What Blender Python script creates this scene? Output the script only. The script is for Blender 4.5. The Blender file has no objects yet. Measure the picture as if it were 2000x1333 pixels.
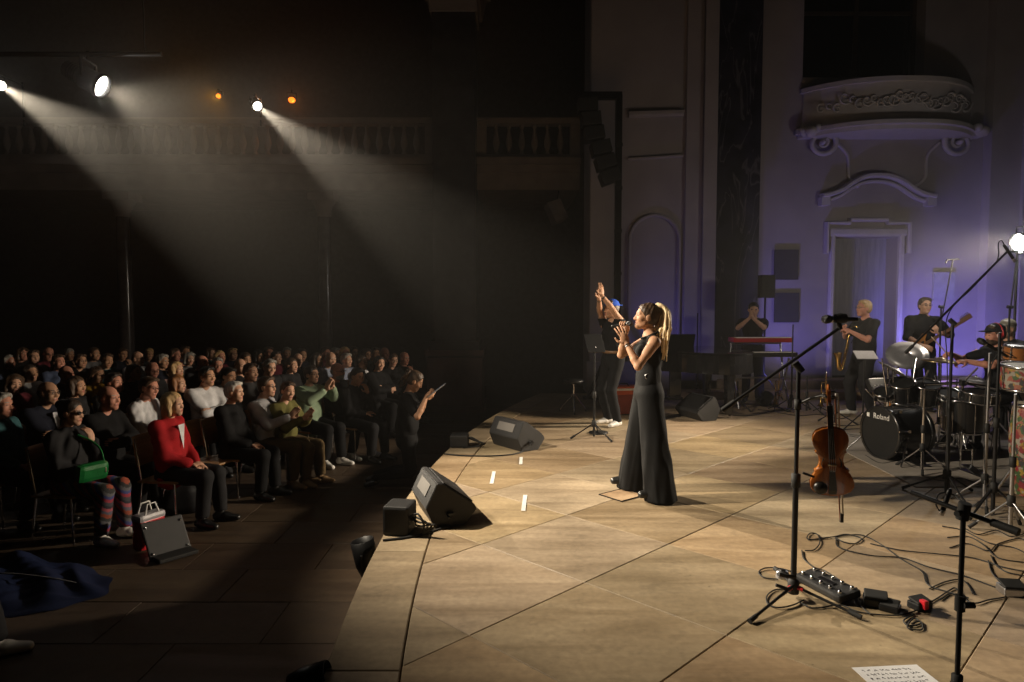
import bpy, bmesh, math, random
import numpy as np
from mathutils import Vector, Matrix, Euler
random.seed(7)
R = math.radians
SC = bpy.context.scene
COL = SC.collection

# ---------------------------------------------------------------- camera, world, exposure
CAM_Z, FPX = 1.75, 1333.0
TILT = math.atan(0.0574)
cam_d = bpy.data.cameras.new('camera'); cam = bpy.data.objects.new('camera', cam_d); COL.objects.link(cam)
cam.location = (0, 0, CAM_Z); cam.rotation_euler = (R(90) - TILT, 0, 0)
cam_d.sensor_width = 36; cam_d.lens = 24; cam_d.clip_start = .05; cam_d.clip_end = 200
SC.camera = cam
W = bpy.data.worlds.new('World'); SC.world = W; W.use_nodes = True
sky = W.node_tree.nodes.new('ShaderNodeTexSky'); sky.sky_type = 'NISHITA'; sky.sun_disc = False
sky.sun_elevation = R(-4); sky.sun_rotation = R(200)
bg = W.node_tree.nodes['Background']; bg.inputs[1].default_value = 0.01
W.node_tree.links.new(sky.outputs[0], bg.inputs[0])
SC.view_settings.view_transform = 'Standard'; SC.view_settings.look = 'None'
SC.view_settings.gamma = 1; SC.view_settings.exposure = -.12; SC.view_settings.use_curve_mapping = False
SC.render.engine = 'CYCLES'
cy = SC.cycles
cy.use_denoising = True; cy.denoiser = 'OPENIMAGEDENOISE'
cy.max_bounces = 5; cy.diffuse_bounces = 3; cy.glossy_bounces = 3; cy.volume_bounces = 0; cy.transmission_bounces = 3
cy.sample_clamp_indirect = 3; cy.sample_clamp_direct = 0
cy.caustics_reflective = False; cy.caustics_refractive = False

# light strengths (each lamp's light is made in that lamp's builder)
P_SPOT, P_SIDE, P_BLUE, P_ORANGE = 4000, 4000, 220, 30
HAZE = 0.0047

def ray(px, py):
    u, v = (px - 1000) / FPX, (666.5 - py) / FPX
    c, s = math.cos(TILT), math.sin(TILT)
    return Vector((u, c + v * s, -s + v * c))
def at(px, py, Y=None, z=None):
    d = ray(px, py)
    k = Y / d.y if Y is not None else (z - CAM_Z) / d.z
    return Vector((0, 0, CAM_Z)) + d * k

# ---------------------------------------------------------------- materials
MATS = {}
def mat(name, col=(.5, .5, .5), rough=.5, metal=0., var=.12, scale=9., bump=0., bscale=60., emit=None, es=0., spec=.5, coat=0., stretch=None, objvar=0.):
    if name in MATS: return MATS[name]
    m = bpy.data.materials.new(name); m.use_nodes = True
    nt = m.node_tree; n = nt.nodes; L = nt.links
    p = n['Principled BSDF']
    p.inputs['Roughness'].default_value = rough; p.inputs['Metallic'].default_value = metal
    p.inputs['Specular IOR Level'].default_value = spec; p.inputs['Coat Weight'].default_value = coat
    tc = n.new('ShaderNodeTexCoord'); mp = n.new('ShaderNodeMapping')
    L.new(tc.outputs['Object'], mp.inputs[0])
    if stretch: mp.inputs['Scale'].default_value = stretch
    nz = n.new('ShaderNodeTexNoise'); nz.inputs['Scale'].default_value = scale; nz.inputs['Detail'].default_value = 5
    L.new(mp.outputs[0], nz.inputs['Vector'])
    mr = n.new('ShaderNodeMapRange'); mr.inputs[1].default_value = .25; mr.inputs[2].default_value = .75
    mr.inputs[3].default_value = 1 - var; mr.inputs[4].default_value = 1 + var
    L.new(nz.outputs['Fac'], mr.inputs[0])
    hv = n.new('ShaderNodeHueSaturation'); hv.inputs['Color'].default_value = (*col, 1)
    vsrc = mr.outputs[0]
    if objvar:
        oi = n.new('ShaderNodeObjectInfo'); m2 = n.new('ShaderNodeMapRange')
        m2.inputs[3].default_value = 1 - objvar; m2.inputs[4].default_value = 1 + objvar
        L.new(oi.outputs['Random'], m2.inputs[0])
        mu = n.new('ShaderNodeMath'); mu.operation = 'MULTIPLY'
        L.new(m2.outputs[0], mu.inputs[0]); L.new(mr.outputs[0], mu.inputs[1]); vsrc = mu.outputs[0]
    L.new(vsrc, hv.inputs['Value']); L.new(hv.outputs[0], p.inputs['Base Color'])
    if bump:
        nb = n.new('ShaderNodeTexNoise'); nb.inputs['Scale'].default_value = bscale; nb.inputs['Detail'].default_value = 4
        L.new(mp.outputs[0], nb.inputs['Vector'])
        b = n.new('ShaderNodeBump'); b.inputs['Strength'].default_value = bump; b.inputs['Distance'].default_value = .01
        L.new(nb.outputs['Fac'], b.inputs['Height']); L.new(b.outputs[0], p.inputs['Normal'])
    if emit:
        p.inputs['Emission Color'].default_value = (*emit, 1); p.inputs['Emission Strength'].default_value = es
    MATS[name] = m
    return m

def stone_mat(name, c1, c2, c3, rough=.55, streak=(.5, 4., 4.), objvar=.15):
    """sandstone: world-space banding along X, blotches, per-slab tone, fine pitting"""
    m = bpy.data.materials.new(name); m.use_nodes = True; nt = m.node_tree; n = nt.nodes; L = nt.links
    p = n['Principled BSDF']
    g = n.new('ShaderNodeNewGeometry'); oi = n.new('ShaderNodeObjectInfo')
    off = n.new('ShaderNodeVectorMath'); off.operation = 'MULTIPLY_ADD'
    cx = n.new('ShaderNodeCombineXYZ'); 
    for i in range(3): L.new(oi.outputs['Random'], cx.inputs[i])
    L.new(cx.outputs[0], off.inputs[0]); off.inputs[1].default_value = (6, 9, 3); L.new(g.outputs['Position'], off.inputs[2])
    mp = n.new('ShaderNodeMapping'); mp.inputs['Scale'].default_value = streak; mp.inputs['Rotation'].default_value = (0, 0, R(4))
    L.new(off.outputs[0], mp.inputs[0])
    nz = n.new('ShaderNodeTexNoise'); nz.inputs['Scale'].default_value = 1.3; nz.inputs['Detail'].default_value = 6; nz.inputs['Roughness'].default_value = .6
    nz.inputs['Distortion'].default_value = .5
    L.new(mp.outputs[0], nz.inputs['Vector'])
    cr = n.new('ShaderNodeValToRGB'); e = cr.color_ramp.elements
    e[0].position = .33; e[0].color = (*c1, 1); e[1].position = .68; e[1].color = (*c3, 1)
    k = e.new(.5); k.color = (*c2, 1)
    L.new(nz.outputs['Fac'], cr.inputs[0])
    n2 = n.new('ShaderNodeTexNoise'); n2.inputs['Scale'].default_value = 24; n2.inputs['Detail'].default_value = 6
    L.new(g.outputs['Position'], n2.inputs['Vector'])
    m1 = n.new('ShaderNodeMapRange'); m1.inputs[1].default_value = .3; m1.inputs[2].default_value = .7; m1.inputs[3].default_value = .86; m1.inputs[4].default_value = 1.1
    L.new(n2.outputs['Fac'], m1.inputs[0])
    n3 = n.new('ShaderNodeTexNoise'); n3.inputs['Scale'].default_value = .9; n3.inputs['Detail'].default_value = 3
    L.new(g.outputs['Position'], n3.inputs['Vector'])
    m3 = n.new('ShaderNodeMapRange'); m3.inputs[1].default_value = .3; m3.inputs[2].default_value = .7; m3.inputs[3].default_value = .8; m3.inputs[4].default_value = 1.12
    L.new(n3.outputs['Fac'], m3.inputs[0])
    m2 = n.new('ShaderNodeMapRange'); m2.inputs[3].default_value = 1 - objvar; m2.inputs[4].default_value = 1 + objvar
    L.new(oi.outputs['Random'], m2.inputs[0])
    a = n.new('ShaderNodeMath'); a.operation = 'MULTIPLY'; L.new(m1.outputs[0], a.inputs[0]); L.new(m2.outputs[0], a.inputs[1])
    a2 = n.new('ShaderNodeMath'); a2.operation = 'MULTIPLY'; L.new(a.outputs[0], a2.inputs[0]); L.new(m3.outputs[0], a2.inputs[1])
    hv = n.new('ShaderNodeHueSaturation'); L.new(cr.outputs[0], hv.inputs['Color']); L.new(a2.outputs[0], hv.inputs['Value'])
    wn = n.new('ShaderNodeTexWhiteNoise'); wn.noise_dimensions = '1D'; L.new(oi.outputs['Random'], wn.inputs['W'])
    sp = n.new('ShaderNodeSeparateColor'); L.new(wn.outputs['Color'], sp.inputs[0])
    for ch, inp, lo_, hi_ in ((0, 'Hue', .489, .503), (1, 'Saturation', .80, 1.0)):
        q = n.new('ShaderNodeMapRange'); q.inputs[3].default_value = lo_; q.inputs[4].default_value = hi_
        L.new(sp.outputs[ch], q.inputs[0]); L.new(q.outputs[0], hv.inputs[inp])
    L.new(hv.outputs[0], p.inputs['Base Color'])
    mr = n.new('ShaderNodeMapRange'); mr.inputs[1].default_value = .3; mr.inputs[2].default_value = .7; mr.inputs[3].default_value = rough - .12; mr.inputs[4].default_value = rough + .15
    L.new(nz.outputs['Fac'], mr.inputs[0]); L.new(mr.outputs[0], p.inputs['Roughness'])
    vo = n.new('ShaderNodeTexVoronoi'); vo.inputs['Scale'].default_value = 5.5; L.new(g.outputs['Position'], vo.inputs['Vector'])
    vr = n.new('ShaderNodeMapRange'); vr.inputs[1].default_value = .02; vr.inputs[2].default_value = .05; vr.inputs[3].default_value = .55; vr.inputs[4].default_value = 1.; L.new(vo.outputs['Distance'], vr.inputs[0])
    sc = n.new('ShaderNodeTexNoise'); sc.inputs['Scale'].default_value = 3.2; sc.inputs['Detail'].default_value = 9; sc.inputs['Roughness'].default_value = .75; L.new(g.outputs['Position'], sc.inputs['Vector'])
    sr = n.new('ShaderNodeMapRange'); sr.inputs[1].default_value = .36; sr.inputs[2].default_value = .46; sr.inputs[3].default_value = .82; sr.inputs[4].default_value = 1.; L.new(sc.outputs['Fac'], sr.inputs[0])
    a3 = n.new('ShaderNodeMath'); a3.operation = 'MULTIPLY'; L.new(vr.outputs[0], a3.inputs[0]); L.new(sr.outputs[0], a3.inputs[1])
    a4 = n.new('ShaderNodeMath'); a4.operation = 'MULTIPLY'; L.new(a3.outputs[0], a4.inputs[0]); L.new(a2.outputs[0], a4.inputs[1]); L.new(a4.outputs[0], hv.inputs['Value'])
    b = n.new('ShaderNodeBump'); b.inputs['Strength'].default_value = .25; b.inputs['Distance'].default_value = .004
    L.new(n2.outputs['Fac'], b.inputs['Height']); L.new(b.outputs[0], p.inputs['Normal'])
    MATS[name] = m
    return m

# ---------------------------------------------------------------- mesh helpers
def frame(d):
    d = Vector(d).normalized()
    a = Vector((0, 0, 1)) if abs(d.z) < .95 else Vector((1, 0, 0))
    x = a.cross(d).normalized(); y = d.cross(x)
    return x, y, d

class MB:
    def __init__(s): s.v = []; s.f = []; s.sm = []; s.mi = []; s.cur = 0
    def add(s, vs, fs, smooth=False):
        o = len(s.v); s.v += [Vector(p) for p in vs]
        for f in fs: s.f.append([i + o for i in f]); s.sm.append(smooth); s.mi.append(s.cur)
        return s
    def box(s, c, size, rot=None, taper=None):
        x, y, z = [k / 2 for k in size]; t = taper or (1, 1)
        p = [(-x, -y, -z), (x, -y, -z), (x, y, -z), (-x, y, -z), (-x * t[0], -y * t[1], z), (x * t[0], -y * t[1], z), (x * t[0], y * t[1], z), (-x * t[0], y * t[1], z)]
        p = [Vector(q) for q in p]
        if rot is not None:
            M = rot if isinstance(rot, Matrix) else Euler(rot).to_matrix()
            p = [M @ q for q in p]
        c = Vector(c)
        return s.add([q + c for q in p], [(3, 2, 1, 0), (4, 5, 6, 7), (0, 1, 5, 4), (1, 2, 6, 5), (2, 3, 7, 6), (3, 0, 4, 7)])
    def rbox(s, c, size, b=.01, rot=None):
        """box with chamfered edges"""
        hx, hy, hz = [k / 2 for k in size]; b = min(b, hx * .9, hy * .9, hz * .9)
        bm = bmesh.new(); bmesh.ops.create_cube(bm, size=1)
        for v in bm.verts: v.co = Vector((v.co.x * size[0], v.co.y * size[1], v.co.z * size[2]))
        bmesh.ops.bevel(bm, geom=bm.edges[:], offset=b, segments=2, affect='EDGES', profile=.6)
        M = Matrix.Identity(3)
        if rot is not None: M = rot if isinstance(rot, Matrix) else Euler(rot).to_matrix()
        bm.verts.index_update(); c = Vector(c)
        s.add([M @ v.co + c for v in bm.verts], [[v.index for v in f.verts] for f in bm.faces]); bm.free()
        return s
    def cyl(s, a, b, r0, r1=None, n=10, caps=True):
        r1 = r0 if r1 is None else r1; a, b = Vector(a), Vector(b); x, y, _ = frame(b - a)
        vs = []
        for c, r in ((a, r0), (b, r1)):
            for i in range(n):
                t = 2 * math.pi * i / n; vs.append(c + x * (r * math.cos(t)) + y * (r * math.sin(t)))
        s.add(vs, [(i, (i + 1) % n, n + (i + 1) % n, n + i) for i in range(n)], True)
        if caps:
            s.add(vs[:n], [list(range(n))[::-1]]); s.add(vs[n:], [list(range(n))])
        return s
    def tube(s, pts, r, n=8, caps=True):
        pts = [Vector(p) for p in pts]; m = len(pts); rr = r if isinstance(r, (list, tuple)) else [r] * m
        vs = []; px = None
        for i, p in enumerate(pts):
            d = (pts[min(i + 1, m - 1)] - pts[max(i - 1, 0)])
            if d.length < 1e-9: d = Vector((0, 0, 1))
            d.normalize()
            if px is None: x, y, _ = frame(d)
            else:
                x = px - d * px.dot(d)
                if x.length < 1e-6: x, y, _ = frame(d)
                x.normalize(); y = d.cross(x)
            px = x
            for k in range(n):
                t = 2 * math.pi * k / n; vs.append(p + x * (rr[i] * math.cos(t)) + y * (rr[i] * math.sin(t)))
        fs = [(i * n + k, i * n + (k + 1) % n, (i + 1) * n + (k + 1) % n, (i + 1) * n + k) for i in range(m - 1) for k in range(n)]
        s.add(vs, fs, True)
        if caps: s.add(vs[:n], [list(range(n))[::-1]]); s.add(vs[-n:], [list(range(n))])
        return s
    def lathe(s, prof, c=(0, 0, 0), axis=(0, 0, 1), n=16, smooth=True):
        """prof: list of (radius, height along axis)"""
        x, y, d = frame(axis); c = Vector(c); vs = []
        for r, h in prof:
            for k in range(n):
                t = 2 * math.pi * k / n; vs.append(c + d * h + x * (r * math.cos(t)) + y * (r * math.sin(t)))
        fs = [(i * n + k, i * n + (k + 1) % n, (i + 1) * n + (k + 1) % n, (i + 1) * n + k) for i in range(len(prof) - 1) for k in range(n)]
        return s.add(vs, fs, smooth)
    def prism(s, poly, d, M=None):
        """poly in local xy, extruded along +z by d, placed by 4x4 M"""
        M = M or Matrix.Identity(4); n = len(poly)
        vs = [M @ Vector((p[0], p[1], 0)) for p in poly] + [M @ Vector((p[0], p[1], d)) for p in poly]
        return s.add(vs, [list(range(n))[::-1], list(range(n, 2 * n))] + [(i, (i + 1) % n, n + (i + 1) % n, n + i) for i in range(n)])
    def ball(s, c, r, n=10):
        r = r if isinstance(r, (tuple, list)) else (r, r, r); c = Vector(c); m = n // 2 + 1; vs = []
        for i in range(m + 1):
            a = math.pi * i / m
            for k in range(n):
                t = 2 * math.pi * k / n
                vs.append(c + Vector((r[0] * math.sin(a) * math.cos(t), r[1] * math.sin(a) * math.sin(t), r[2] * math.cos(a))))
        return s.add(vs, [(i * n + k, (i + 1) * n + k, (i + 1) * n + (k + 1) % n, i * n + (k + 1) % n) for i in range(m) for k in range(n)], True)
    def mesh(s, name, mats):
        me = bpy.data.meshes.new(name)
        me.from_pydata([tuple(p) for p in s.v], [], s.f)
        for m in (mats if isinstance(mats, (list, tuple)) else [mats]): me.materials.append(m)
        me.polygons.foreach_set('use_smooth', s.sm); me.polygons.foreach_set('material_index', s.mi)
        me.update()
        return me
    def build(s, name, mats, parent=None, world=False):
        """parent: local coordinates of the parent unless world=True"""
        if world and parent is not None:
            I = PM[parent.name].inverted(); s.v = [I @ p for p in s.v]
        return link(name, s.mesh(name, mats), parent)

PM = {}
def link(name, data, parent=None, loc=None, rotz=0):
    o = bpy.data.objects.new(name, data); COL.objects.link(o)
    if parent is not None: o.parent = parent
    if loc is not None: o.location = loc
    o.rotation_euler = (0, 0, rotz)
    if parent is not None: PM[o.name] = PM.get(parent.name, Matrix.Identity(4))
    else: PM[o.name] = Matrix.Translation(Vector(loc or (0, 0, 0))) @ Matrix.Rotation(rotz, 4, 'Z')
    return o
def tag(o, label, cat, group=None, kind=None):
    if label: o['label'] = label
    if cat: o['category'] = cat
    if group: o['group'] = group
    if kind: o['kind'] = kind
    return o
def thing(name, label, cat, loc=(0, 0, 0), rotz=0, group=None):
    return tag(link(name, None, None, loc, rotz), label, cat, group)
def struct(o): o['kind'] = 'structure'; return o
def copy_tree(o, parent=None):
    c = o.copy(); COL.objects.link(c); c.parent = parent
    for ch in list(o.children): copy_tree(ch, c)
    return c
def smooth_curve(pts, k=8):
    """Catmull-Rom"""
    P = [Vector(p) for p in pts]; P = [P[0] * 2 - P[1]] + P + [P[-1] * 2 - P[-2]]; out = []
    for i in range(1, len(P) - 2):
        for j in range(k):
            t = j / k; a, b, c, d = P[i - 1:i + 3]
            out.append(.5 * ((2 * b) + (c - a) * t + (2 * a - 5 * b + 4 * c - d) * t * t + (3 * b - a - 3 * c + d) * t ** 3))
    return out + [P[-2]]
# ---------------------------------------------------------------- shared materials
stone = stone_mat('sandstone', (.25, .178, .092), (.345, .252, .138), (.42, .315, .178), rough=.62)
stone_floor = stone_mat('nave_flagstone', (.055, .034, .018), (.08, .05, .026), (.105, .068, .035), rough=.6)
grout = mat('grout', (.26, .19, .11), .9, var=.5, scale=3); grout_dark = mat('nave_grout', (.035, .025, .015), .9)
plaster = mat('plaster', (.34, .30, .31), .85, var=.1, scale=1.6, bump=.15, bscale=30)
trimm = mat('stone_trim', (.52, .48, .49), .7, var=.08, scale=5, bump=.1)
darkstone = mat('gallery_stone', (.36, .31, .29), .7, var=.15, scale=3, bump=.12)
void = mat('dark_interior', (.03, .028, .03), .9)
black = mat('black_metal', (.012, .012, .013), .42, .3, var=.2, scale=30)
blackp = mat('black_paint_textured', (.016, .016, .017), .55, var=.3, scale=120, bump=.35, bscale=260)
rubber = mat('black_rubber', (.014, .014, .014), .7)
chrome = mat('chrome', (.72, .72, .74), .16, 1., var=.05)
steel = mat('brushed_steel', (.5, .5, .52), .35, 1.)
whitep = mat('white_paint', (.78, .77, .74), .6)

def slab_mesh(poly, th=.05, ch=.004, name='slab'):
    """flat stone with chamfered top edge; poly CCW in xy, top at z=0"""
    c = sum((Vector((p[0], p[1], 0)) for p in poly), Vector()) / len(poly); n = len(poly)
    def ins(k):
        out = []
        for i in range(n):
            a, b, d = [Vector(poly[(i + j) % n][:2]) for j in (-1, 0, 1)]
            e1, e2 = (b - a).normalized(), (d - b).normalized()
            n1, n2 = Vector((-e1.y, e1.x)), Vector((-e2.y, e2.x))
            m = n1 + n2; q = m.dot(n1)
            out.append(b + m * (k / max(q, .3)))
        return out
    m = MB(); lo, hi = ins(.0018), ins(.0018 + ch)
    vs = [(p.x, p.y, -th) for p in lo] + [(p.x, p.y, -ch) for p in lo] + [(p.x, p.y, 0) for p in hi]
    fs = [list(range(2 * n, 3 * n))]
    for r in (0, 1): fs += [(r * n + i, r * n + (i + 1) % n, (r + 1) * n + (i + 1) % n, (r + 1) * n + i) for i in range(n)]
    m.add(vs, fs)
    return m

def clip(poly, region):
    """Sutherland-Hodgman, convex CCW region"""
    out = list(poly)
    for i in range(len(region)):
        a, b = region[i], region[(i + 1) % len(region)]
        inp, out = out, []
        if not inp: return []
        side = lambda p: (b[0] - a[0]) * (p[1] - a[1]) - (b[1] - a[1]) * (p[0] - a[0])
        for j in range(len(inp)):
            p, q = inp[j], inp[(j + 1) % len(inp)]; sp, sq = side(p), side(q)
            if sp >= 0: out.append(p)
            if (sp >= 0) != (sq >= 0):
                t = sp / (sp - sq); out.append((p[0] + (q[0] - p[0]) * t, p[1] + (q[1] - p[1]) * t))
    res = []
    for p in out:
        if not res or math.hypot(p[0] - res[-1][0], p[1] - res[-1][1]) > .004: res.append(p)
    if len(res) > 2 and math.hypot(res[0][0] - res[-1][0], res[0][1] - res[-1][1]) < .004: res.pop()
    return res
def area(p): return .5 * sum(p[i][0] * p[(i + 1) % len(p)][1] - p[(i + 1) % len(p)][0] * p[i][1] for i in range(len(p)))

# ---------------------------------------------------------------- stage: curved front edge, stones laid on the diagonal
FLOOR_Z = -.48
EC, ER = (21.03, 5.0), 22.0
def edge(Y, r=ER): return EC[0] - math.sqrt(r * r - (Y - EC[1]) ** 2)
Y0, Y1, XR = -1.5, 13.0, 11.5
stage = struct(MB().prism([(XR, Y0), (XR, Y1)] + [(edge(Y1 + (Y0 - Y1) * i / 40, ER - .012), Y1 + (Y0 - Y1) * i / 40) for i in range(41)], .47,
        Matrix.Translation((0, 0, FLOOR_Z - .03))).build('stage_floor', grout))
reg = [(XR, Y0), (XR, Y1)] + [(edge(Y1 + (Y0 - Y1) * i / 36, ER - .365), Y1 + (Y0 - Y1) * i / 36) for i in range(37)]
S = .955; ux, uy = Vector((1, 1)) / math.sqrt(2) * S, Vector((-1, 1)) / math.sqrt(2) * S
O = Vector((.454, 4.17)); full = None
for i in range(-14, 18):
    for j in range(-14, 18):
        c = O + ux * i + uy * j
        sq = [c, c + ux, c + ux + uy, c + uy]; cl = clip([tuple(p) for p in sq], reg)
        if len(cl) < 3 or area(cl) < .01: continue
        dz = random.uniform(-.0015, .0015)
        if abs(area(cl) - S * S) < 1e-4:
            if full is None: full = slab_mesh([tuple(p - O - ux * 0) for p in [O, O + ux, O + ux + uy, O + uy]]).mesh('slab', stone)
            o = link('slab', full, stage); o.location = (c.x, c.y, dz)
        else:
            m = slab_mesh([(p[0] - c.x, p[1] - c.y) for p in cl]); o = m.build('slab', stone, stage); o.location = (c.x, c.y, dz)
y = Y0
while y < Y1 - .3:                                        # edging stones along the curved front
    yb = min(y + 1.55, Y1); ys = [y + (yb - y) * k / 6 for k in range(7)]
    poly = [(edge(q), q) for q in ys[::-1]] + [(edge(q, ER - .36), q) for q in ys]
    o = slab_mesh([(p[0] - poly[0][0], p[1] - y) for p in poly], th=.09, ch=.006).build('edge_slab', stone, stage)
    o.location = (poly[0][0], y, random.uniform(-.001, .001)); y = yb
# small brass-rimmed floor hatch beside the singer
hatch = thing('floor_hatch', 'small square pale stone hatch cover in the floor at the singer\'s feet', 'hatch', at(1215, 968, z=0))
MB().rbox((0, 0, .003), (.30, .26, .01), .003, (0, 0, R(38))).build('cover', stone_mat('hatch_stone', (.36, .22, .1), (.44, .28, .13), (.5, .33, .16)), hatch)
m = MB()
for a in range(4):
    t = R(38) + a * math.pi / 2; hw = .13 if a % 2 else .15; hl = .30 if a % 2 else .26
    m.box((math.cos(t) * (hw + .005), math.sin(t) * (hw + .005), .004), (.006, hl + .02, .012), (0, 0, t))
m.build('rim', black, hatch)

# nave floor, lower than the stage
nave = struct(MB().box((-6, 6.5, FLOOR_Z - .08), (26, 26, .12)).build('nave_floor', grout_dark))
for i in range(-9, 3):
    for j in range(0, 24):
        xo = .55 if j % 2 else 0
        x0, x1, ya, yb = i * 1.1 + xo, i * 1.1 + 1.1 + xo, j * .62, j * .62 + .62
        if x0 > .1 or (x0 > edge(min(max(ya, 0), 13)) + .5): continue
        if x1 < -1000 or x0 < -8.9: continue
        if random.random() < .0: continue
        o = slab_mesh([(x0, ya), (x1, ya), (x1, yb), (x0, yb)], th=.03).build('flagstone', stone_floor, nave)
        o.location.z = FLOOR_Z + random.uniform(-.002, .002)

# ---------------------------------------------------------------- far side of the nave: gallery on columns
GY = 14.5
def baluster_mesh():
    prof = [(.055, 0), (.055, .05), (.03, .07), (.035, .1), (.068, .2), (.075, .27), (.055, .38), (.032, .5), (.030, .55), (.05, .58), (.05, .62)]
    return MB().lathe(prof, n=10).mesh('baluster', darkstone)
bal = baluster_mesh()
def gallery(x0, x1, label):
    g = thing('gallery', label, 'gallery', (x0, GY, 4.1))
    w = x1 - x0
    m = MB().box((w / 2, 1.6, .17), (w, 3.2, .34)); m.box((w / 2, 1.55, .42), (w + .0, 3.3, .16)); m.box((w / 2, 1.5, .57), (w, 3.4, .14))
    m.build('entablature', darkstone, g)
    MB().box((w / 2, .1, .685), (w, .26, .09)).build('base_rail', darkstone, g)
    MB().box((w / 2, .1, 1.40), (w, .30, .07)).box((w / 2, .1, 1.45), (w, .36, .05)).build('top_rail', darkstone, g)
    n = int(w / .26)
    for k in range(n):
        o = link('baluster', bal, g); o.location = ((k + .5) * w / n, .1, .73)
    for xx in (0.1, w - .1):
        MB().box((xx, .1, 1.05), (.2, .24, .66)).build('rail_post', darkstone, g)
    return g
gallery(-12.6, -1.62, 'long stone gallery with balustrade above the audience')
gallery(-.74, 1.42, 'short stone gallery bay with balustrade between the pillar and the pale wall')
polish = mat('polished_marble', (.10, .085, .085), .18, var=.5, scale=4, spec=.6)
for px in (247, 636, -140):
    X = (px - 1000) / FPX * 14.9
    c = thing('gallery_column', {247: 'slender polished column under the gallery above the left of the crowd', 636: 'slender polished column under the gallery left of the pillar', -140: 'polished gallery column at the far left end'}[px], 'column', (X, 14.9, FLOOR_Z), 0, 'columns under the gallery')
    MB().lathe([(.15, .5), (.155, 1.5), (.145, 3), (.13, 4.08)], n=24).build('shaft', polish, c)
    MB().box((0, 0, .2), (.46, .46, .4)).lathe([(.22, .4), (.22, .44), (.17, .5)], n=20).build('base', darkstone, c)
    MB().lathe([(.14, 4.06), (.16, 4.1), (.15, 4.14), (.19, 4.28), (.27, 4.40)], n=20).box((0, 0, 4.48), (.56, .56, .16)).build('capital', darkstone, c)
dmarble = mat('dark_marble', (.045, .04, .045), .3, var=.6, scale=3)
pil = thing('pillar', 'massive dark marble pillar on a stepped pedestal behind the crowd', 'pillar', (-1.16, 14.3, FLOOR_Z))
MB().box((0, 0, .55), (1.12, 1.2, 1.1)).box((0, 0, 1.2), (1.2, 1.28, .12)).box((0, 0, .06), (1.22, 1.3, .12)).build('pedestal', mat('reddish_stone', (.16, .09, .075), .7, var=.3, scale=2), pil)
MB().box((0, 0, 4.6), (.86, .94, 6.7)).box((0, -.03, 1.35), (.98, 1.06, .18)).build('shaft', dmarble, pil)
m = MB().box((0, 0, 8.05), (.94, 1.02, .2)).box((0, 0, 8.4), (1.05, 1.12, .5), taper=(1.2, 1.2)).box((0, 0, 8.75), (1.4, 1.45, .2))
for k in range(9):
    m.ball((-.5 + k * .125, -.56, 8.25 + .12 * (k % 2)), (.06, .05, .1), 8)
m.build('capital', darkstone, pil)
# side-aisle wall behind the gallery and dark vault above: the church goes on back there
aw = thing('aisle_wall', 'dark rear wall of the aisle behind the gallery', 'wall', (-5.5, 18.2, FLOOR_Z))
MB().box((0, 0, 5), (19, .3, 10)).build('wall_face', mat('aisle_plaster', (.22, .2, .19), .9), aw)

# ---------------------------------------------------------------- pale choir wall with door, balcony and pediment
WY = 13.0
wall = thing('choir_wall', 'pale plaster choir wall with doorway and small carved balcony', 'wall', (0, WY, 0))
def wx(px, Y=WY): return (px - 1000) / FPX * Y
def wz(py, Y=WY): return at(1000, py, Y=Y).z
dx0, dx1, dz1 = wx(1625), wx(1748), wz(463)
L0, L1 = wx(1478), wx(1907)
TOP = 9.2
wx0, wx1, wzb = wx(1556), wx(1788), wz(152)
m = MB()
m.box(((L0 + dx0) / 2, .3, dz1 / 2), (dx0 - L0, .6, dz1)); m.box(((L1 + dx1) / 2, .3, dz1 / 2), (L1 - dx1, .6, dz1))
m.box(((L0 + L1) / 2, .3, (dz1 + wzb) / 2), (L1 - L0, .6, wzb - dz1))
m.box(((L0 + wx0) / 2, .3, (wzb + TOP) / 2), (wx0 - L0, .6, TOP - wzb)); m.box(((L1 + wx1) / 2, .3, (wzb + TOP) / 2), (L1 - wx1, .6, TOP - wzb))
m.build('plaster_face', plaster, wall)
# window behind the balcony: frame, mullion, panes
win = MB().box(((wx0 + wx1) / 2, .35, wzb + .04), (wx1 - wx0, .1, .08)).box(((wx0 + wx1) / 2, .35, (wzb + TOP) / 2), (.07, .08, TOP - wzb))
win.box((wx0 + .04, .35, (wzb + TOP) / 2), (.08, .1, TOP - wzb)).box((wx1 - .04, .35, (wzb + TOP) / 2), (.08, .1, TOP - wzb)).box(((wx0 + wx1) / 2, .35, wzb + 1.3), (wx1 - wx0, .08, .06))
wo = win.build('window', mat('dark_wood', (.05, .035, .025), .5), wall)
glass = mat('dark_glass', (.01, .01, .012), .08, spec=.7)
for a, b in ((wx0 + .1, (wx0 + wx1) / 2 - .05), ((wx0 + wx1) / 2 + .05, wx1 - .1)):
    for z0, z1 in ((wzb + .1, wzb + 1.26), (wzb + 1.34, TOP)):
        MB().box(((a + b) / 2, .36, (z0 + z1) / 2), (b - a, .015, z1 - z0)).build('pane', glass, wo)
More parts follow.
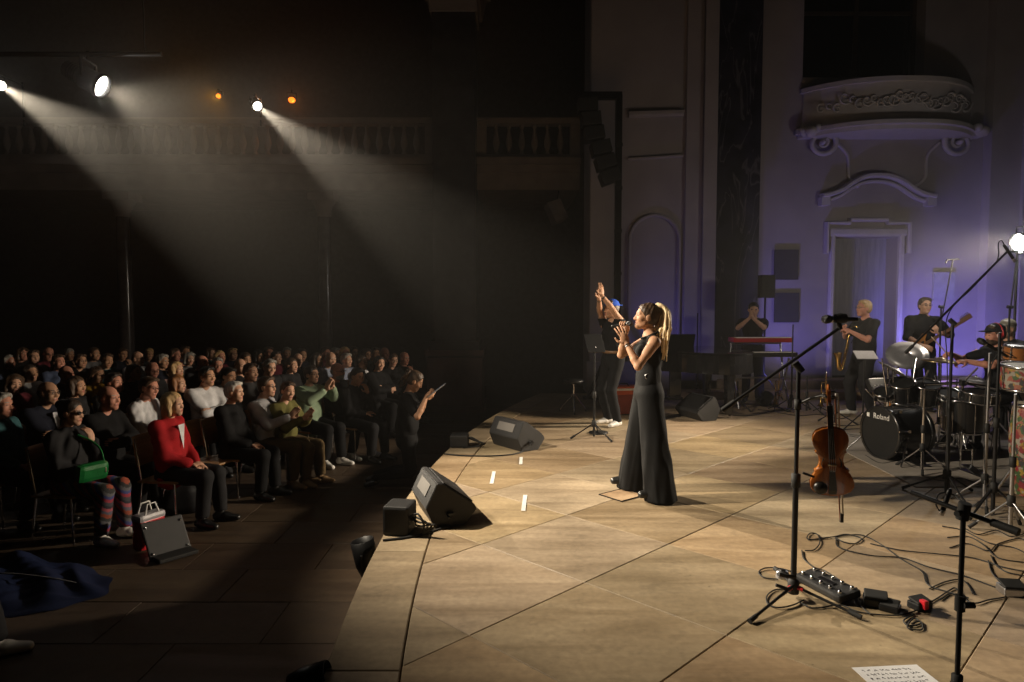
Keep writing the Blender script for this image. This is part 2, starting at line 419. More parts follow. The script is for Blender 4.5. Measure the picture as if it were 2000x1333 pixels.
# door: frame with ears and two leaves
fm = MB()
def strip(m, pts, w, d, yb=0):
    """moulding of rectangular section along a polyline in the wall plane"""
    P = [Vector((p[0], 0, p[1])) for p in pts]; n = len(P); vs = []
    for i, p in enumerate(P):
        t = (P[min(i + 1, n - 1)] - P[max(i - 1, 0)]).normalized(); nn = Vector((-t.z, 0, t.x))
        for a, b in ((-.5, 0), (-.5, .7), (-.2, 1), (.3, 1), (.5, .6), (.5, 0)):
            vs.append(p + nn * (a * w) + Vector((0, yb - b * d, 0)))
    k = 6
    m.add(vs, [(i * k + j, i * k + j + 1, (i + 1) * k + j + 1, (i + 1) * k + j) for i in range(n - 1) for j in range(k - 1)], False)
    m.add(vs[:k], [list(range(k))]); m.add(vs[-k:], [list(range(k))[::-1]])
fw = .10
strip(fm, [(dx0 - fw / 2, 0.3), (dx0 - fw / 2, dz1 + fw * .5)], fw, .09)
strip(fm, [(dx1 + fw / 2, dz1 + fw * .5), (dx1 + fw / 2, 0.3)], fw, .09)
strip(fm, [(dx0 - .12, dz1 + .08), (dx1 + .12, dz1 + .08)], .16, .1)
zt = wz(437)
strip(fm, [(dx0 - .17, dz1 - .32), (dx0 - .17, zt), (dx0 + .25, zt), (dx0 + .25, zt + .06), (dx1 - .25, zt + .06), (dx1 - .25, zt), (dx1 + .17, zt), (dx1 + .17, dz1 - .32)], .07, .13)
fo = fm.build('door_frame', trimm, wall)
dcol = mat('door_wood', (.24, .24, .28), .55, var=.2, scale=3, stretch=(8, 8, .6))
for s in (0, 1):
    a, b = (dx0, (dx0 + dx1) / 2 - .004) if s == 0 else ((dx0 + dx1) / 2 + .004, dx1)
    dm = MB().box(((a + b) / 2, .42, (.3 + dz1) / 2), (b - a, .05, dz1 - .3))
    for z0, z1 in ((.42, 1.1), (1.2, 2.1), (2.2, dz1 - .1)):
        dm.box(((a + b) / 2, .392, (z0 + z1) / 2), (b - a - .16, .012, z1 - z0))
    d_o = dm.build('door', dcol, wall)
    MB().cyl(((dx0 + dx1) / 2 + (.06 if s else -.06), .39, 1.3), ((dx0 + dx1) / 2 + (.06 if s else -.06), .34, 1.3), .012).ball(((dx0 + dx1) / 2 + (.06 if s else -.06), .33, 1.3), .022, 8).build('handle', steel, d_o)
# swan pediment
pm = MB()
pts = [(wx(1594), wz(385)), (wx(1612), wz(381)), (wx(1632), wz(373)), (wx(1652), wz(359)), (wx(1675), wz(348)), (wx(1700), wz(345)), (wx(1725), wz(348)), (wx(1748), wz(358)), (wx(1770), wz(373)), (wx(1790), wz(382)), (wx(1810), wz(386))]
pts = [(p.x, p.z) for p in smooth_curve([(a, 0, b) for a, b in pts], 5)]
strip(pm, pts, .09, .2); strip(pm, [(a, b - .1) for a, b in pts], .06, .1)
pm.box((wx(1600), -.08, wz(395)), (.16, .16, .16))
pm.box((wx(1803), -.08, wz(396)), (.16, .16, .16))
pm.build('pediment', trimm, wall)
# balcony: bowed floor, cornice, parapet with carved scrolls, volute brackets
bc = (wx(1548) + wx(1885)) / 2; bw = (wx(1885) - wx(1548)) / 2
def bow(t, out=.75): return (bc + bw * t, -out * (1 - abs(t) ** 2.6) - .06)
def bowed(z0, z1, k0=1., grow=1., n=28, inner=.12):
    m = MB(); vs = []
    for i in range(n + 1):
        t = -1 + 2 * i / n; x, y = bow(t); x = bc + (x - bc) * grow; y = y * k0
        yi = min(y + inner, .02)
        vs += [(x, y, z0), (x, y, z1), (x, yi, z1), (x, yi, z0)]
    m.add(vs, [(i * 4 + j, i * 4 + (j + 1) % 4, (i + 1) * 4 + (j + 1) % 4, (i + 1) * 4 + j) for i in range(n) for j in range(4)])
    m.add(vs[:4], [(0, 1, 2, 3)]); m.add(vs[-4:], [(3, 2, 1, 0)])
    return m
zc, zp = wz(252, 12.6), wz(163, 12.6)
b = MB()
for mm in (bowed(zc - .10, zc - .03, 1.02, 1.0, inner=.9), bowed(zc - .03, zc + .04, 1.16, 1.03, inner=1.), bowed(zc + .04, zc + .08, 1.08, 1.02, inner=.9)):
    b.add(mm.v, mm.f)
b.build('balcony_floor', trimm, wall)
par = MB()
for mm in (bowed(zc + .08, zc + .16, 1., .97), bowed(zc + .16, zp - .08, .93, .95, inner=.06), bowed(zp - .08, zp, 1.02, .98, inner=.2)):
    par.add(mm.v, mm.f)
po = par.build('parapet', trimm, wall)
rnd = random.Random(3)
for i in range(26):                                       # carved scrollwork on the parapet
    t = -.86 + 1.72 * i / 25; x, y = bow(t); x = bc + (x - bc) * .95; y *= .93
    m = MB(); zz = (zc + zp) / 2 + .03 + rnd.uniform(-.1, .1); rr = rnd.uniform(.07, .13); fl = rnd.choice((-1, 1))
    pts = []
    for k in range(16):
        a = fl * k * .55 + rnd.uniform(0, .2); r_ = rr * (1 - k / 20)
        pts.append((x + r_ * math.cos(a), y - .02, zz + r_ * math.sin(a)))
    m.tube(pts, [.022 - .0008 * k for k in range(16)], 6)
    m.build('scroll', trimm, po)
for s in (-1, 1):
    cx_ = wx(1592) if s < 0 else wx(1852); zz = wz(282)
    m = MB(); pts = []
    for k in range(26):
        a = math.pi / 2 + s * k * .42; r_ = .27 * (1 - k / 30)
        pts.append((cx_ - s * .0 + r_ * math.cos(a) * 1.1, -.1, zz + r_ * math.sin(a)))
    m.tube(pts, [.06 - .0016 * k for k in range(26)], 7)
    m.box((cx_ + s * .14, -.1, zz + .16), (.5, .3, .14)); m.ball((cx_, -.12, zz), (.05, .12, .05), 10)
    m.ball((cx_ + s * .3, -.3, zc - .02), (.12, .14, .1), 8).ball((cx_ + s * .2, -.34, zc + .03), (.08, .1, .09), 8).ball((cx_ + s * .4, -.22, zc), (.08, .09, .1), 8)
    m.build('volute', trimm, wall)
    m = MB(); strip(m, [(p.x, p.z) for p in smooth_curve([(cx_ - s * .3, 0, zz + .02), (cx_ - s * .52, 0, zz - .22), (cx_ - s * .55, 0, zz - .62), (cx_ - s * .75, 0, zz - .8)], 6)][::s], .05, .05)
    m.build('moulding', trimm, wall)
# pilaster to the right, darker reveal
MB().box((wx(1907) + 1.2, .12, TOP / 2), (2.4, .7, TOP)).box((wx(1990), -.26, TOP / 2), (.5, .1, TOP)).build('pilaster', plaster, wall)
# left pilaster block and marble shaft
blk = thing('pilaster_block', 'broad pale pilaster block left of the dark veined marble shaft', 'pilaster', (0, 12.7, 0))
a, b_ = wx(1150, 12.7), wx(1392, 12.7)
m = MB().box(((a + b_) / 2, .5, TOP / 2), (b_ - a, 1., TOP))
m.box((a + .32, -.03, TOP / 2), (.62, .08, TOP)); m.box((b_ - .12, -.05, TOP / 2), (.24, .12, TOP)); m.box((b_ - .4, -.02, TOP / 2), (.3, .06, TOP))
m.build('plaster_face', plaster, blk)
m = MB(); strip(m, [(a + .7, wz(225, 12.7)), (a + 1.7, wz(222, 12.7))], .12, .1); m.build('moulding', plaster, blk); m = MB(); strip(m, [(a + .7, wz(312, 12.7)), (a + 1.7, wz(305, 12.7))], .05, .06)
m.build('moulding', plaster, blk)
MB().box(((a + b_) / 2, -.05, .4), (b_ - a + .1, .2, .5)).build('plinth', plaster, blk)
m = MB(); nn = 14
arc = [(a + .74, .3)] + [(a + 1.2 + .46 * math.cos(math.pi - math.pi * k / nn), wz(470, 12.7) + .46 * math.sin(math.pi * k / nn)) for k in range(nn + 1)] + [(a + 1.66, .3)]
strip(m, arc, .06, .05); m.build('niche_moulding', plaster, blk)
vm = mat('veined_marble', (.03, .028, .045), .25, var=.5, scale=2.5)
nt = vm.node_tree; wv = nt.nodes.new('ShaderNodeTexNoise'); wv.inputs['Scale'].default_value = 1.1; wv.inputs['Detail'].default_value = 3; wv.inputs['Distortion'].default_value = 1.2
mpv = nt.nodes.new('ShaderNodeMapping'); mpv.inputs['Scale'].default_value = (2.2, 2.2, .45); tcv = nt.nodes.new('ShaderNodeTexCoord')
nt.links.new(tcv.outputs['Object'], mpv.inputs[0]); nt.links.new(mpv.outputs[0], wv.inputs['Vector'])
rp = nt.nodes.new('ShaderNodeValToRGB'); e = rp.color_ramp.elements; e[0].position = .485; e[0].color = (0, 0, 0, 1); e[1].position = .5; e[1].color = (.45, .45, .45, 1); k = e.new(.515); k.color = (0, 0, 0, 1)
nt.links.new(wv.outputs['Fac'], rp.inputs[0])
mx = nt.nodes.new('ShaderNodeMix'); mx.data_type = 'RGBA'; mx.inputs[7].default_value = (.22, .2, .22, 1)
hvn = [q for q in nt.nodes if q.type == 'HUE_SAT'][0]
nt.links.new(rp.outputs[0], mx.inputs[0]); nt.links.new(hvn.outputs[0], mx.inputs[6]); nt.links.new(mx.outputs[2], nt.nodes['Principled BSDF'].inputs['Base Color'])
ms = thing('marble_shaft', 'tall dark marble shaft with pale veins beside the choir wall', 'pillar', ((wx(1392) + wx(1478)) / 2, 13.0, 0))
hw = (wx(1478) - wx(1392)) / 2
MB().box((0, .25, 4.75), (hw * 2 - .02, .6, 8.9)).build('shaft', vm, ms)
MB().box((0, .2, .2), (hw * 2 - .02, .75, .4)).build('base', plaster, ms)
# two steps along the choir wall
st = struct(MB().box((7.1, 12.58, .07), (8.4, .9, .14)).box((7.1, 12.8, .22), (8.2, .5, .16)).build('steps', stone))
# ---------------------------------------------------------------- lamps the photograph shows
lens_w = mat('lit_lens_white', (1, .97, .9), .3, emit=(1, .93, .82), es=60)
lens_k = mat('lit_lens_stage', (1, .97, .9), .3, emit=(1, .95, .86), es=120)
lens_o = mat('lit_lens_orange', (1, .5, .1), .3, emit=(1, .19, .012), es=2.6)
lens_b = mat('lit_lens_blue', (.2, .2, 1), .3, emit=(.12, .12, 1), es=12)
def spot(name, label, pos, target, power, cone, col=(1, .86, .66), r=.085, length=.38, lens=None, blend=.35, group=None, stand=None, cat='spotlight', yoke=True):
    pos, target = Vector(pos), Vector(target); d = (target - pos).normalized()
    t = thing(name, label, cat, pos, 0, group)
    m = MB().lathe([(.001, -length), (r * .75, -length), (r * .8, -length * .55), (r * 1.05, -length * .5), (r * 1.05, -.03), (r * 1.18, -.02), (r * 1.18, .02), (r * 1.02, .02), (r * 1.0, -.012)], axis=d, n=20)
    for k in range(4): m.lathe([(r * .86, -length * (.62 + .07 * k)), (r * .86, -length * (.64 + .07 * k))], axis=d, n=16)
    m.build('housing', black, t)
    MB().lathe([(.0005, -.004), (r * .99, -.011)], axis=d, n=20).build('lens', lens or lens_w, t)
    if yoke:
        x, yv, _ = frame(d); h = -d * length * .35
        MB().tube([h + x * r * 1.25, h + x * r * 1.25 + Vector((0, 0, r * 1.7)), h - x * r * 1.25 + Vector((0, 0, r * 1.7)), h - x * r * 1.25], .012, 6).cyl(h + Vector((0, 0, r * 1.7)), h + Vector((0, 0, r * 2.6)), .016).build('yoke', black, t)
    l = bpy.data.lights.new('beam', 'SPOT'); l.energy = power; l.color = col; l.spot_size = cone; l.spot_blend = blend; l.shadow_soft_size = r * .55
    lo = bpy.data.objects.new('beam', l); COL.objects.link(lo); lo.parent = t; lo.location = d * .05
    lo.rotation_euler = d.to_track_quat('-Z', 'Y').to_euler()
    return t
L3, L2, L1 = at(503, 208, Y=14.0), at(197, 168, z=3.5), at(2, 168, Y=13.7)
spot('gallery_spotlight', 'small white spotlight above the balustrade beside the orange lamp', L3, (1.25, 6.0, .8), P_SPOT * 1.8, R(13), r=.085, length=.38, blend=.55)
spot('hanging_spotlight', 'large overexposed white spotlight facing the camera', L2, (2.4, 5.9, .6), P_SPOT * .54, R(86), r=.085, length=.3, lens=lens_k, blend=.8)
spot('gallery_spotlight', 'white spotlight cut off at the left edge of the picture', L1, (1.0, 5.3, .5), P_SPOT * 1.8, R(13), r=.085, length=.38, blend=.55)
spot('orange_lamp', 'small glowing orange lamp above the balustrade', at(570, 196, Y=15.2), at(560, 900, Y=8.), P_ORANGE * .7, R(110), col=(1, .27, .03), r=.075, length=.16, lens=lens_o, cat='lamp')
spot('orange_spotlight', 'small orange spotlight shining back leftwards below the hanging bar', at(427, 188, Y=6.6), at(230, 330, Y=3.2), P_ORANGE * 1.2, R(24), col=(1, .42, .03), r=.022, length=.12, lens=lens_o)
# added bar: holds the large spotlight close, to light the singer's near side
pa, pb = L2 + Vector((-2.2, 0, .25)), L2 + Vector((.5, 0, .25)); c0 = L2 + Vector((0, 0, .25))
bar = thing('added_lighting_bar', 'added dark hanging bar carrying the large overexposed spotlight', 'lighting bar', c0)
MB().cyl(pa - c0, pb - c0, .02).build('pipe', black, bar)
for k in (.15, .95):
    q = pa.lerp(pb, k); MB().cyl(q - c0, Vector((q.x, q.y, 9.1)) - c0, .005).build('suspension_cable', black, bar)
# short posts that clamp the far spotlights to the balustrade
for L_, lab in ((L3, 'thin post clamping the small white spotlight to the balustrade'), (L1, 'thin post clamping the left edge spotlight to the balustrade')):
    t = thing('lamp_post', lab, 'post', (L_.x - .1, 14.45, 5.4)); MB().cyl((0, 0, 0), (0, 0, L_.z - 5.4 + .3), .02).cyl((0, 0, L_.z - 5.4 + .24), (.0, L_.y - 14.45 + .1, L_.z - 5.4 + .24), .016).build('tube', black, t)
# strong white work light on a stand at the right edge
LP = at(1991, 476, Y=9.6)
side = spot('side_floodlight', 'blinding white floodlight on a tall stand at the right edge', LP, (-4, 8.0, .2), P_SIDE, R(62), col=(1, .83, .62), r=.13, length=.3, lens=lens_k, blend=1., cat='floodlight')
m = MB().cyl((0.05, .1, -.1), (0.05, .1, -LP.z + .03), .018)
for k in range(3):
    a = k * 2.1 + .4; m.cyl((0.05, .1, -LP.z + .6), (.05 + .5 * math.cos(a), .1 + .5 * math.sin(a), -LP.z + .02), .012)
m.build('stand', black, side)
l = bpy.data.lights.new('spill', 'POINT'); l.energy = P_SIDE * .008; l.color = (1, .94, .86); l.shadow_soft_size = .12
lo = bpy.data.objects.new('spill', l); COL.objects.link(lo); lo.parent = side; bpy.data.lights[[c for c in side.children if c.type == 'LIGHT'][0].data.name].shadow_soft_size = .22; lo.location = (Vector((-1.5, 5.0, 1.0)) - LP).normalized() * .2
# blue floor uplights behind the band
for i, (px, py, Y, tx, ty, pw, lab) in enumerate(((1850, 735, 11.3, 1850, 650, 1.7, 'blue floor uplight behind the drummer'), (1500, 740, 11.5, 1600, 560, .55, 'blue floor uplight behind the keyboards'), (1230, 735, 11.6, 1440, 480, .22, 'blue floor uplight behind the grand piano'))):
    p = at(px, py, Y=Y); p.z = .16
    u = spot('floor_uplight', lab, p, at(tx, ty, Y=12.9), P_BLUE * pw * 1.0, R(84), col=(.25, .21, 1), r=.09, length=.2, lens=lens_b, blend=.9, cat='uplight', group='blue uplights on the stage floor', yoke=False)
    MB().box((0, 0, -.13), (.2, .2, .05)).build('foot', black, u)
# ---------------------------------------------------------------- theatrical haze
hz = MB().box((-1, 7.5, 3.75), (27, 23, 10.9)).build('haze', None); hz.data.materials.clear()
hm = bpy.data.materials.new('haze'); hm.use_nodes = True; n = hm.node_tree.nodes; n.remove(n['Principled BSDF'])
pv = n.new('ShaderNodeVolumePrincipled'); pv.inputs['Color'].default_value = (.95, .93, .9, 1); pv.inputs['Density'].default_value = HAZE; pv.inputs['Anisotropy'].default_value = .8
hm.node_tree.links.new(pv.outputs[0], n['Material Output'].inputs['Volume']); hz.data.materials.append(hm)
hz['kind'] = 'stuff'; hz['label'] = 'thin stage haze filling the hall'
# ---------------------------------------------------------------- figures: smooth distance-field bodies meshed with surface nets
class SDF:
    def __init__(s, vox): s.vox = vox; s.ops = []; s.cuts = []; s.paints = []; s.noise = None
    def cone(s, a, b, ra, rb=None, k=.02, lat=None, ls=1., sub=False):
        s.ops.append(('c', np.array(a, float), np.array(b, float), ra, ra if rb is None else rb, k, None if lat is None else np.array(lat, float), ls, sub)); return s
    def ell(s, c, rad, M=None, k=.015, sub=False):
        s.ops.append(('e', np.array(c, float), np.array(rad, float), np.eye(3) if M is None else np.array(M, float), k, sub)); return s
    def cut(s, p, n):
        """remove the side the normal points to"""
        s.cuts.append((np.array(p, float), np.array(n, float) / np.linalg.norm(n))); return s
    def paint(s, c, rad, idx, M=None): s.paints.append((np.array(c, float), np.array(rad, float), idx, np.eye(3) if M is None else np.array(M, float))); return s
    def field(s):
        lo = np.full(3, 1e9); hi = -lo
        for o in s.ops:
            if o[-1]: continue
            if o[0] == 'c': r = max(o[3], o[4]) * max(1, o[7]) + o[5]; pts = (o[1], o[2])
            else: r = max(o[2]) + o[4]; pts = (o[1],)
            for p in pts: lo = np.minimum(lo, p - r); hi = np.maximum(hi, p + r)
        h = s.vox; lo -= 3 * h; hi += 3 * h
        n = np.ceil((hi - lo) / h).astype(int) + 1
        A = np.full(n, .5, np.float32)
        ax = [lo[i] + h * np.arange(n[i]) for i in range(3)]
        for o in s.ops:
            if o[0] == 'c':
                _, a, b, ra, rb, k, lat, ls, sub = o
                r = max(ra, rb) * max(1, ls) + k + 3 * h; bl = np.minimum(a, b) - r; bh = np.maximum(a, b) + r
            else:
                _, c, rad, M, k, sub = o; r = max(rad) + k + 3 * h; bl, bh = c - r, c + r
            i0 = np.maximum(((bl - lo) / h).astype(int), 0); i1 = np.minimum(((bh - lo) / h).astype(int) + 2, n)
            if (i1 <= i0).any(): continue
            sl = tuple(slice(i0[i], i1[i]) for i in range(3))
            X, Y, Z = np.meshgrid(*[ax[i][sl[i]].astype(np.float32) for i in range(3)], indexing='ij')
            if o[0] == 'c':
                X, Y, Z = X - a[0], Y - a[1], Z - a[2]; ba = b - a
                if lat is not None:
                    q = (X * lat[0] + Y * lat[1] + Z * lat[2]) * (1 - 1 / ls)
                    X, Y, Z = X - q * lat[0], Y - q * lat[1], Z - q * lat[2]
                    ba = ba - lat * ba.dot(lat) * (1 - 1 / ls)
                t = np.clip((X * ba[0] + Y * ba[1] + Z * ba[2]) / max(ba.dot(ba), 1e-9), 0, 1)
                D = np.sqrt((X - t * ba[0]) ** 2 + (Y - t * ba[1]) ** 2 + (Z - t * ba[2]) ** 2) - (ra + (rb - ra) * t)
            else:
                X, Y, Z = X - c[0], Y - c[1], Z - c[2]
                q = [(X * M[i][0] + Y * M[i][1] + Z * M[i][2]) / rad[i] for i in range(3)]
                L = np.sqrt(q[0] ** 2 + q[1] ** 2 + q[2] ** 2); D = (L - 1) * min(rad) * (.5 + .5 * np.minimum(1, L))
            B = A[sl]
            if sub: D = -D; hh = np.maximum(k - np.abs(B - D), 0) / k; A[sl] = np.maximum(B, D) + hh * hh * k / 4
            else: hh = np.maximum(k - np.abs(B - D), 0) / k; A[sl] = np.minimum(B, D) - hh * hh * k / 4
        if s.noise is not None or s.cuts:
            X, Y, Z = np.meshgrid(*[q.astype(np.float32) for q in ax], indexing='ij')
            if s.noise is not None: A += s.noise(X, Y, Z).astype(np.float32)
            for p, nn in s.cuts: A = np.maximum(A, (X - p[0]) * nn[0] + (Y - p[1]) * nn[1] + (Z - p[2]) * nn[2])
        return A, lo
    def mesh(s, name, mats):
        A, lo = s.field(); h = s.vox; n = np.array(A.shape); S_ = A < 0
        c = np.zeros(n - 1, np.int8)
        for i in (0, 1):
            for j in (0, 1):
                for k in (0, 1): c += S_[i:n[0] - 1 + i, j:n[1] - 1 + j, k:n[2] - 1 + k]
        act = (c > 0) & (c < 8); idx = np.argwhere(act); N = len(idx)
        ID = np.full(n - 1, -1, np.int64); ID[act] = np.arange(N)
        acc = np.zeros((N, 3)); cnt = np.zeros(N)
        cor = [(i, j, k) for i in (0, 1) for j in (0, 1) for k in (0, 1)]
        val = {q: A[idx[:, 0] + q[0], idx[:, 1] + q[1], idx[:, 2] + q[2]].astype(float) for q in cor}
        for q in cor:
            for d in range(3):
                if q[d]: continue
                r = list(q); r[d] = 1; r = tuple(r); a, b = val[q], val[r]; m = (a < 0) != (b < 0)
                t = a[m] / (a[m] - b[m]); p = np.tile(np.array(q, float), (m.sum(), 1)); p[:, d] = t
                acc[m] += p; cnt[m] += 1
        V = (idx + acc / cnt[:, None]) * h + lo
        F = []
        for d in range(3):
            e, f = [(1, 2), (2, 0), (0, 1)][d]
            s0 = [slice(1, -1)] * 3; s1 = [slice(1, -1)] * 3; s0[d] = slice(0, -1); s1[d] = slice(1, None)
            a, b = S_[tuple(s0)], S_[tuple(s1)]; ch = np.argwhere(a != b)
            if not len(ch): continue
            base = ch.copy(); base[:, e] += 1; base[:, f] += 1
            ain = a[ch[:, 0], ch[:, 1], ch[:, 2]]
            def cell(de, df):
                q = base.copy(); q[:, e] += de; q[:, f] += df; return ID[q[:, 0], q[:, 1], q[:, 2]]
            Q = np.stack([cell(-1, -1), cell(0, -1), cell(0, 0), cell(-1, 0)], 1); Q[~ain] = Q[~ain][:, ::-1]; F.append(Q)
        F = np.concatenate(F)
        me = bpy.data.meshes.new(name)
        me.vertices.add(N); me.vertices.foreach_set('co', V.ravel()); me.loops.add(len(F) * 4); me.loops.foreach_set('vertex_index', F.ravel())
        me.polygons.add(len(F)); me.polygons.foreach_set('loop_start', np.arange(len(F)) * 4)
        me.polygons.foreach_set('use_smooth', np.ones(len(F), bool))
        for m in mats: me.materials.append(m)
        if s.paints:
            C = V[F].mean(1); mi = np.zeros(len(F), np.int32)
            for c_, rad, ix, M in s.paints:
                q = ((C - c_) @ M.T) / rad; mi[(q ** 2).sum(1) < 1] = ix
            me.polygons.foreach_set('material_index', mi)
        me.update(calc_edges=True); me.validate()
        return me

def V3(*a): return np.array(a, float)
def nrm(v): v = np.array(v, float); return v / np.linalg.norm(v)
def ik(a, w, l1, l2, pole):
    a, w = np.array(a, float), np.array(w, float); d = w - a; L = np.linalg.norm(d); mx = (l1 + l2) * .995
    if L > mx: w = a + d * (mx / L); d = w - a; L = mx
    x = (l1 * l1 - l2 * l2 + L * L) / (2 * L); hh = math.sqrt(max(l1 * l1 - x * x, 1e-6)); u = d / L
    p = np.array(pole, float) - u * u.dot(pole); p = nrm(p)
    return a + u * x + p * hh, w
def folds(amp, seed=0, f=34.):
    r = np.random.RandomState(seed); K = r.normal(size=(5, 3)) * f * np.array([.8, .8, .45]); ph = r.uniform(0, 6.3, 5)
    def fn(X, Y, Z):
        o = 0
        for k in range(5): o = o + np.sin(K[k][0] * X + K[k][1] * Y + K[k][2] * Z + ph[k] + 1.3 * np.sin(K[(k + 1) % 5][0] * .4 * Z + ph[k]))
        return amp * o / 2.5
    return fn

skin_lips = mat('lips', (.42, .13, .10), .4)
eye_dark = mat('eye_dark', (.03, .02, .018), .25)
def skin(n, c): return mat('skin_' + n, c, .55, var=.14, scale=30, bump=.12, bscale=260, spec=.35)
SK = {'fair': skin('fair', (.58, .33, .22)), 'tan': skin('tan', (.50, .27, .16)), 'ruddy': skin('ruddy', (.55, .25, .17)), 'olive': skin('olive', (.42, .23, .14))}
def cloth(n, c, rough=.85, var=.18): return mat('cloth_' + n, c, rough, var=var, scale=14, bump=.25, bscale=300, spec=.22)
HAIR = {k: mat('hair_' + k, c, .5, var=.45, scale=60, stretch=(1, 1, .18), bump=.5, bscale=130) for k, c in dict(black=(.015, .012, .01), brown=(.06, .032, .016), dark=(.03, .018, .012), blond=(.48, .31, .14), grey=(.30, .28, .25), white=(.5, .48, .44), ginger=(.25, .10, .03)).items()}

def joints(H=1.75, seated=False, spine=(0, 0), twist=0, pelvis=None, head_yaw=0, head_pitch=0, head_roll=0, female=False, legs=None, arms=None, shoulder=None, neck_fwd=.0, seat=.50):
    """all joints in figure-local coordinates: facing +X, left +Y, on the floor z=0"""
    k = H / 1.75; J = dict(k=k)
    pz = seat if seated else .93 * k
    P = V3(*(pelvis if pelvis is not None else (0, 0, pz))); J['pel'] = P
    up = nrm((spine[0], spine[1], 1.)); lat = nrm((-math.sin(twist), math.cos(twist), 0)); J['up'] = up
    J['waist'] = P + up * .14 * k; J['chest'] = P + up * .34 * k; J['neck'] = P + up * .535 * k
    sw = (shoulder or (.165 if female else .19)) * k; J['lat'] = lat
    for s, n in ((1, 'L'), (-1, 'R')):
        J['sh' + n] = P + up * .452 * k + lat * s * sw - nrm(np.cross(lat, up)) * .01
        J['hip' + n] = P + V3(0, s * .09 * k, -.02 * k)
    f = V3(math.cos(head_yaw + twist) * math.cos(head_pitch), math.sin(head_yaw + twist) * math.cos(head_pitch), math.sin(head_pitch))
    l = nrm(np.cross((0, 0, 1), f)); u = np.cross(f, l)
    if head_roll: l, u = l * math.cos(head_roll) + u * math.sin(head_roll), u * math.cos(head_roll) - l * math.sin(head_roll)
    J['hf'], J['hl'], J['hu'] = f, l, u; J['hM'] = np.stack([f, l, u])
    J['hc'] = J['neck'] + up * .14 * k + V3(.03 + neck_fwd, 0, 0) + f * .012; J['hk'] = k ** .5 * (.97 if female else 1.0)
    fwd = nrm(np.cross(lat, (0, 0, 1)))
    for s, n in ((1, 'L'), (-1, 'R')):
        a = (arms or {}).get(n, {}); w = a.get('w', J['sh' + n] + V3(.02, s * .06, -.52 * k)); pole = a.get('pole', (-1, s * .35, -.2))
        J['el' + n], J['wr' + n] = ik(J['sh' + n], w, .285 * k, .255 * k, pole)
        hd = a.get('dir'); J['hd' + n] = nrm(hd) if hd is not None else nrm(J['wr' + n] - J['el' + n]); J['pn' + n] = nrm(a.get('palm', (0, -s, 0)))
        J['curl' + n] = a.get('curl', .35); J['spread' + n] = a.get('spread', .0); J['thumb' + n] = a.get('thumb', .5)
        g = (legs or {}).get(n, {})
        if seated: an = g.get('an', (.44 * k, s * .11, .085)); kp = g.get('pole', (1, 0, .8))
        else: an = g.get('an', (0.0, s * .11, .085)); kp = g.get('pole', (1, 0, 0))
        J['kn' + n], J['an' + n] = ik(J['hip' + n], an, .44 * k, .42 * k, kp)
        J['td' + n] = nrm(g.get('toe', (1, s * .18, 0)))
    return J

def hand(B, J, n, s, fine=True, grow=1.0):
    w, d = J['wr' + n], J['hd' + n]; pn = J['pn' + n]; pn = nrm(pn - d * d.dot(pn)); side = np.cross(d, pn) * s      # side: towards the thumb
    k = J['k'] * grow; M = np.stack([d, side, pn])
    side = side if s > 0 else side
    B.ell(w + d * .05 * k, (.055 * k, .040 * k, .019 * k), M, .012)
    if not fine:
        B.cone(w + d * .08 * k, w + d * .15 * k + pn * J['curl' + n] * .06, .030 * k, .016 * k, .012, lat=pn, ls=.6); B.cone(w + d * .03 * k + side * .03 * k, w + d * .085 * k + side * .055 * k, .013, .010, .01); return
    for i, (o, L) in enumerate(((.030, .92), (.010, 1.0), (-.011, .95), (-.030, .76))):
        p = w + d * (.088 - .008 * (i == 3)) * k + side * o * k; ang = 0.; sp = J['spread' + n] * (1.5 - i) * .22
        for j, (ln, r) in enumerate(((.043, .0098), (.028, .009), (.022, .0078))):
            ang += J['curl' + n] * (1.0 if j == 0 else 1.25) + .05 * (i % 2)
            q = p + (nrm(d + side * sp) * math.cos(ang) + pn * math.sin(ang)) * ln * L * k
            B.cone(p, q, r * k, r * .92 * k, .004); p = q
    p = w + d * .022 * k + side * .03 * k
    q = p + nrm(d * .55 + side * (.95 - J['thumb' + n] * .6) + pn * J['thumb' + n]) * .042 * k; B.cone(p, q, .014 * k, .011 * k, .008)
    B.cone(q, q + nrm(d * .9 + side * (.35 - J['thumb' + n] * .3) + pn * J['thumb' + n] * .6) * .036 * k, .0105 * k, .0085 * k, .004)

